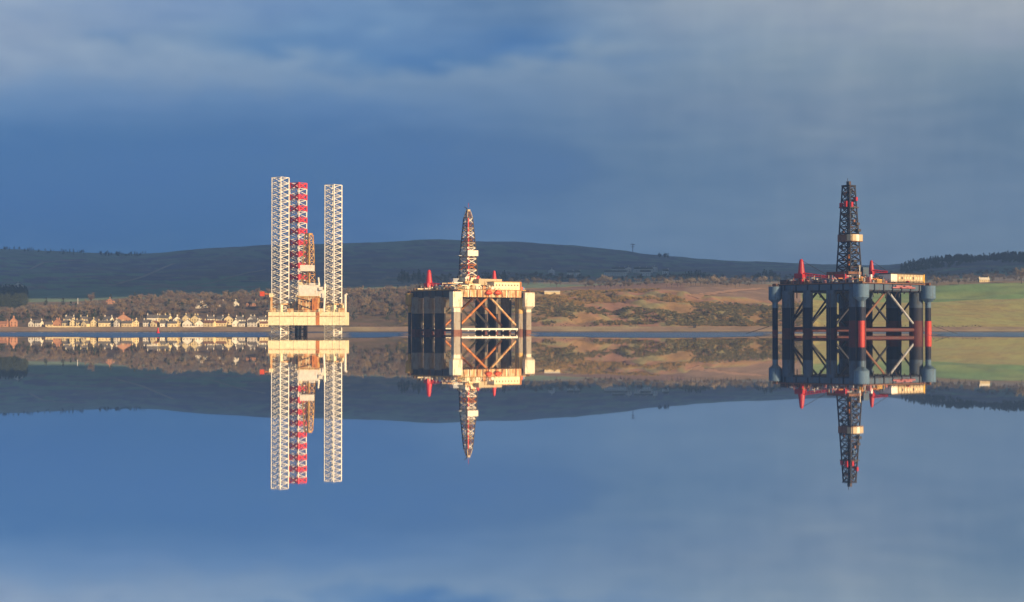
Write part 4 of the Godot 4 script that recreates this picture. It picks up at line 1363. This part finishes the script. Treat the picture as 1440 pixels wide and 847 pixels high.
func multi(called: String, label: String, meshes: Mesh, mat, places: Array):
	var mm := MultiMesh.new()
	mm.transform_format = MultiMesh.TRANSFORM_3D
	mm.mesh = meshes
	mm.instance_count = places.size()
	for k in places.size():
		mm.set_instance_transform(k, places[k])
	var o := MultiMeshInstance3D.new()
	o.name = numbered(called)
	o.multimesh = mm
	o.material_override = mat
	add_child(o)
	tag(o, label, "vegetation", "", "stuff")

func joined(ms: Array) -> ArrayMesh:
	var st := SurfaceTool.new()
	st.begin(Mesh.PRIMITIVE_TRIANGLES)
	for m in ms:
		st.append_from(m, 0, Transform3D())
	return st.commit()

func placed(px: float, d: float, s: float) -> Transform3D:
	return Transform3D(Basis(Vector3.UP, rng.randf() * TAU).scaled(Vector3(s, s * rng.randf_range(0.85, 1.15), s)), spot(px, d))

func build_trees():
	var brown := plain("twigs_brown", Color(0.20, 0.145, 0.11), 1.0)
	var grey := plain("twigs_grey", Color(0.17, 0.155, 0.14), 1.0)
	var gold := plain("twigs_gold", Color(0.29, 0.215, 0.125), 1.0)
	var green := plain("needles", Color(0.05, 0.066, 0.042), 1.0)
	var gorse := plain("gorse", Color(0.16, 0.145, 0.07), 1.0)
	var gorse2 := plain("gorse_flower", Color(0.36, 0.24, 0.08), 1.0)
	var scrub := plain("scrub", Color(0.17, 0.135, 0.10), 1.0)
	var kinds := []
	for k in 4:
		kinds.append(twig_tree(12.0, 5.5, 620, 100 + k))
	var pine := leafy(13.0, 4.2, 420, 0.75, 200, true)
	var bush := leafy(1.7, 1.7, 90, 0.36, 201, false)
	var pale := plain("twigs_pale", Color(0.34, 0.28, 0.21), 1.0)
	# individual bare trees in front of the wood and round the houses
	var tints := [[brown, "brown"], [grey, "grey"], [gold, "golden brown"]]
	var spots := []
	var counted := {}
	for k in 110:
		var px := 20.0 + 555.0 * (k + rng.randf()) / 110.0
		spots.append([px, rng.randf_range(2125, 2330), rng.randf_range(0.65, 1.05)])
	for s in spots:
		if in_clearing(s[0], s[1]): continue
		if s[0] > 376 and s[0] < 492 and rng.randf() < 0.6:
			continue
		var tint = tints[rng.randi() % 3]
		var kd = kinds[rng.randi() % 4]
		var fir := rng.randf() < 0.16
		var kind: String = "dark evergreen tree" if fir else tint[1] + " leafless tree"
		var ref := "right of the jack-up rig"
		if s[0] < 378.0:
			var best := 0
			for h in house_px.size():
				if absf(house_px[h] - s[0]) < absf(house_px[best] - s[0]): best = h
			ref = "above %s waterfront house from left" % ORDINAL[best]
		var key := kind + ref
		var k: int = counted.get(key, 0)
		counted[key] = k + 1
		var label := "%s%s on the slope %s" % ["" if k == 0 and s[0] < 378.0 else ORDINAL[k] + " ", kind, ref]
		if fir:
			bare_tree(label, "evergreens on the village slope", pine, M.bark, green, spot(s[0], s[1]), s[2])
		else:
			bare_tree(label, "%s bare trees on the slope" % tint[1], kd, M.bark, tint[0], spot(s[0], s[1]), s[2])
	# trees that stand alone
	bare_tree("big golden bare tree above the field at the right edge", "", kinds[1], M.bark, gold, on_land(1437, 400, 2450.0), 2.2)
	bare_tree("round bare tree on the skyline of the field right of the blue rig", "", kinds[2], M.bark, gold, on_land(1318, 404, 2450.0), 1.45)
	bare_tree("dark leaning tree with a broken crown above the village roofs", "", kinds[3], M.bark, brown, on_land(128, 430, 2300.0), 1.6)
	var pale_n := -1
	for s in [[848, 398], [853, 398], [858, 399], [938, 404], [945, 405], [953, 404], [957, 404], [972, 403], [978, 402], [985, 402], [992, 402], [1003, 402], [1010, 402], [1018, 401], [1071, 400], [1076, 400]]:
		pale_n += 1
		bare_tree("%s pale leafless tree from left along field edge above the gorse bank" % ORDINAL[pale_n], "pale trees above the bank", kinds[rng.randi() % 4], M.bark, pale, on_land(s[0], s[1], 2300.0), rng.randf_range(0.9, 1.4))
	# the wood behind reads as one mass
	for k in 4:
		var list := []
		var n := 620
		for i in n:
			var px := rng.randf_range(-60, 600)
			var d := rng.randf_range(2180, 2620)
			var lean := 2260.0 + 120.0 * n_land.get_noise_2d(px * 3.0, 10.0)
			if px < 230.0 and d > lean + px * 1.2: continue
			if in_clearing(px, d): continue
			list.append(placed(px, d, rng.randf_range(0.55, 1.15)))
		multi("bare_woodland", "%s leafless wood covering the slope behind the village" % ["brown", "grey", "golden", "dim brown"][k], joined(kinds[k]), [brown, grey, gold, brown][k], list)
	var list2 := []
	for i in 420:
		var px := rng.randf_range(-40, 590)
		var d := rng.randf_range(2110, 2560)
		if in_clearing(px, d) or n_land.get_noise_2d(px * 4.0, d) < 0.02: continue
		list2.append(placed(px, d, rng.randf_range(0.5, 1.0)))
	multi("evergreen_woodland", "dark evergreens scattered through the bare wood", joined(pine), green, list2)
	# conifer plantation at far left
	var list3 := []
	for i in 900:
		var p := on_land(rng.randf_range(-60, 37), rng.randf_range(410, 434), 2450.0)
		list3.append(Transform3D(Basis(Vector3.UP, rng.randf() * TAU).scaled(Vector3.ONE * rng.randf_range(0.6, 1.0)), p))
	multi("conifer_plantation", "dark conifer plantation on the lower hill at far left", joined(pine), green, list3)
	# wooded ridge on the right and tufts on the skyline
	var list4 := []
	for i in 1300:
		var px := rng.randf_range(1268, 1640)
		var d := rng.randf_range(3450, 4000)
		if n_land.get_noise_2d(px * 1.5, d * 0.6) < -0.12 and d < 3780.0: continue
		list4.append(placed(px, d, rng.randf_range(0.55, 1.05)))
	multi("ridge_forest", "dark forest along the ridge behind the green field", joined(pine), green, list4)
	var list5 := []
	for s in [[140, 205, 60], [0, 120, 50], [925, 940, 25], [1330, 1362, 70], [1395, 1440, 80]]:
		for i in s[2]:
			list5.append(placed(rng.randf_range(s[0], s[1]), rng.randf_range(4380, 4520) if s[0] < 1200 else rng.randf_range(3780, 3860), rng.randf_range(0.35, 0.6) if s[0] < 1200 else rng.randf_range(0.8, 1.25)))
	multi("skyline_trees", "small dark trees along the crest of the hill", joined(pine), green, list5)
	# hedges and thickets on the lower hill
	var list6 := []
	for i in 900:
		var px := rng.randf_range(560, 1440)
		var row := rng.randf_range(391, 404) + n_land.get_noise_2d(px * 2.0, 77.0) * 8.0
		if px > 1250: row -= 6.0
		var p := on_land(px, row, 2480.0)
		list6.append(Transform3D(Basis(Vector3.UP, rng.randf() * TAU).scaled(Vector3.ONE * rng.randf_range(0.45, 0.95)), p))
	multi("hedgerow_trees", "brown hedgerow trees between the fields below the hill", joined(kinds[0]), scrub, list6)
	var list7 := []
	for i in 500:
		var px := rng.randf_range(560, 1250)
		var row := rng.randf_range(386, 398)
		if n_land.get_noise_2d(px * 3.0, 5.0) < 0.12 or px > 755 and px < 940: continue
		var p := on_land(px, row, 2700.0)
		list7.append(Transform3D(Basis(Vector3.UP, rng.randf() * TAU).scaled(Vector3.ONE * rng.randf_range(0.5, 0.9)), p))
	multi("shelter_belt", "dark shelter belt of trees on the lower hill", joined(pine), green, list7)
	# gorse and bushes on the bank
	var list8 := []
	var list9 := []
	for i in 19000:
		var px := rng.randf_range(560, 1130)
		var d := rng.randf_range(2046, 2340)
		var x := (px - 720.0) / FOCAL * d
		var k := n_fine.get_noise_2d(x * 0.3 + 90.0, d * 0.42) * 0.75 + n_fine.get_noise_2d(x * 1.1, d * 1.3 + 70.0) * 0.5
		var p := spot(px, d)
		var row := HORIZON - (p.y - EYE) * FOCAL / d
		var wander := px + 70.0 * n_land.get_noise_2d(x * 1.5, d * 1.5) + 25.0 * n_fine.get_noise_2d(x, d)
		var dense := -0.10 + 0.34 * exp(-pow((wander - 838.0) / 45.0, 2.0)) + 0.06 * sin(wander * 0.05)
		var lower := smoothstep(424.0, 431.0, row + 8.0 * k)
		var east := smoothstep(925.0, 975.0, wander + (row - 440.0) * 0.9)
		dense = lerpf(dense, lerpf(-0.9, 0.36, lower), east)
		if k < -dense: continue
		var t := Transform3D(Basis(Vector3.UP, rng.randf() * TAU).scaled(Vector3.ONE * rng.randf_range(0.6, 1.35)), p)
		if row < 428.0 and rng.randf() < 0.65 or rng.randf() < 0.12: list9.append(t)
		else: list8.append(t)
	multi("gorse_scrub", "dark green gorse covering the bank above the shore", joined(bush), gorse, list8)
	multi("bracken_scrub", "golden flowering scrub along the top of the bank", joined(bush), gorse2, list9)
	# thin line of bushes along the beach
	var list10 := []
	for i in 420:
		var px := rng.randf_range(400, 1440)
		if n_land.get_noise_2d(px * 2.0, 44.0) < -0.1: continue
		list10.append(placed(px, rng.randf_range(2040, 2056), rng.randf_range(0.3, 0.7)))
	multi("shore_scrub", "low brown scrub along the top of the beach", joined(bush), scrub, list10)

# open ground in front of the houses on the slope
func in_clearing(px: float, d: float) -> bool:
	for c in [[285, 2330.0, 11.0], [310, 2330.0, 5.0], [332, 2330.0, 5.0], [354, 2330.0, 9.0], [155, 2420.0, 7.0]]:
		if absf(px - c[0]) < c[2] and d < c[1] and d > 2120.0:
			return true
	return false

func bare_tree(label: String, group: String, kd: Array, trunk_mat, crown_mat, pos: Vector3, s: float):
	var t := thing("tree", label, "tree", pos, rng.randf() * TAU, group)
	t.scale = Vector3.ONE * s
	put(t, "trunk", kd[0], trunk_mat)
	put(t, "crown", kd[1], crown_mat)


# ------------------------------------------------------------------ buoy and shore bits
func build_small_things():
	var b := at(222, 464.6, 1350.0)
	b.y = 0
	var buoy := thing("buoy", "small red channel buoy floating in front of the village", "buoy", b)
	put(buoy, "float", lathe([[0.0, -0.6, Color.WHITE], [1.3, -0.4, Color.WHITE], [1.4, 0.5, Color.WHITE], [1.1, 0.9, Color.WHITE], [0.0, 1.0, Color.WHITE]], 16), M.buoy_red)
	put(buoy, "tower", lathe([[0.75, 0.9, Color.WHITE], [0.5, 2.9, Color.WHITE], [0.0, 2.95, Color.WHITE]], 12), M.buoy_red)
	put(buoy, "topmark", lathe([[0.0, 3.0, Color.WHITE], [0.55, 3.0, Color.WHITE], [0.55, 3.9, Color.WHITE], [0.0, 3.9, Color.WHITE]], 12), M.buoy_red)
	var h := thing("beach_hut", "tiny dark hut on the beach left of the blue rig", "hut", spot(977, 2034))
	var ms := house_meshes(3.0, 3.0, 2.4, 3.4)
	put(h, "wall", ms[0], M.dark_steel)
	put(h, "roof", ms[1], M.dark_steel)
	var pole := thing("flagpole", "white pole rising from the trees above the village", "pole", on_land(109, 432, 2200.0))
	bar(pole, "shaft", Vector3(0, -1, 0), Vector3(0, 12, 0), 0.4, M.white_lamp_box)
	put(pole, "finial", lathe([[0.0, 11.9, Color.WHITE], [0.55, 12.3, Color.WHITE], [0.0, 12.8, Color.WHITE]], 8), M.white_lamp_box)
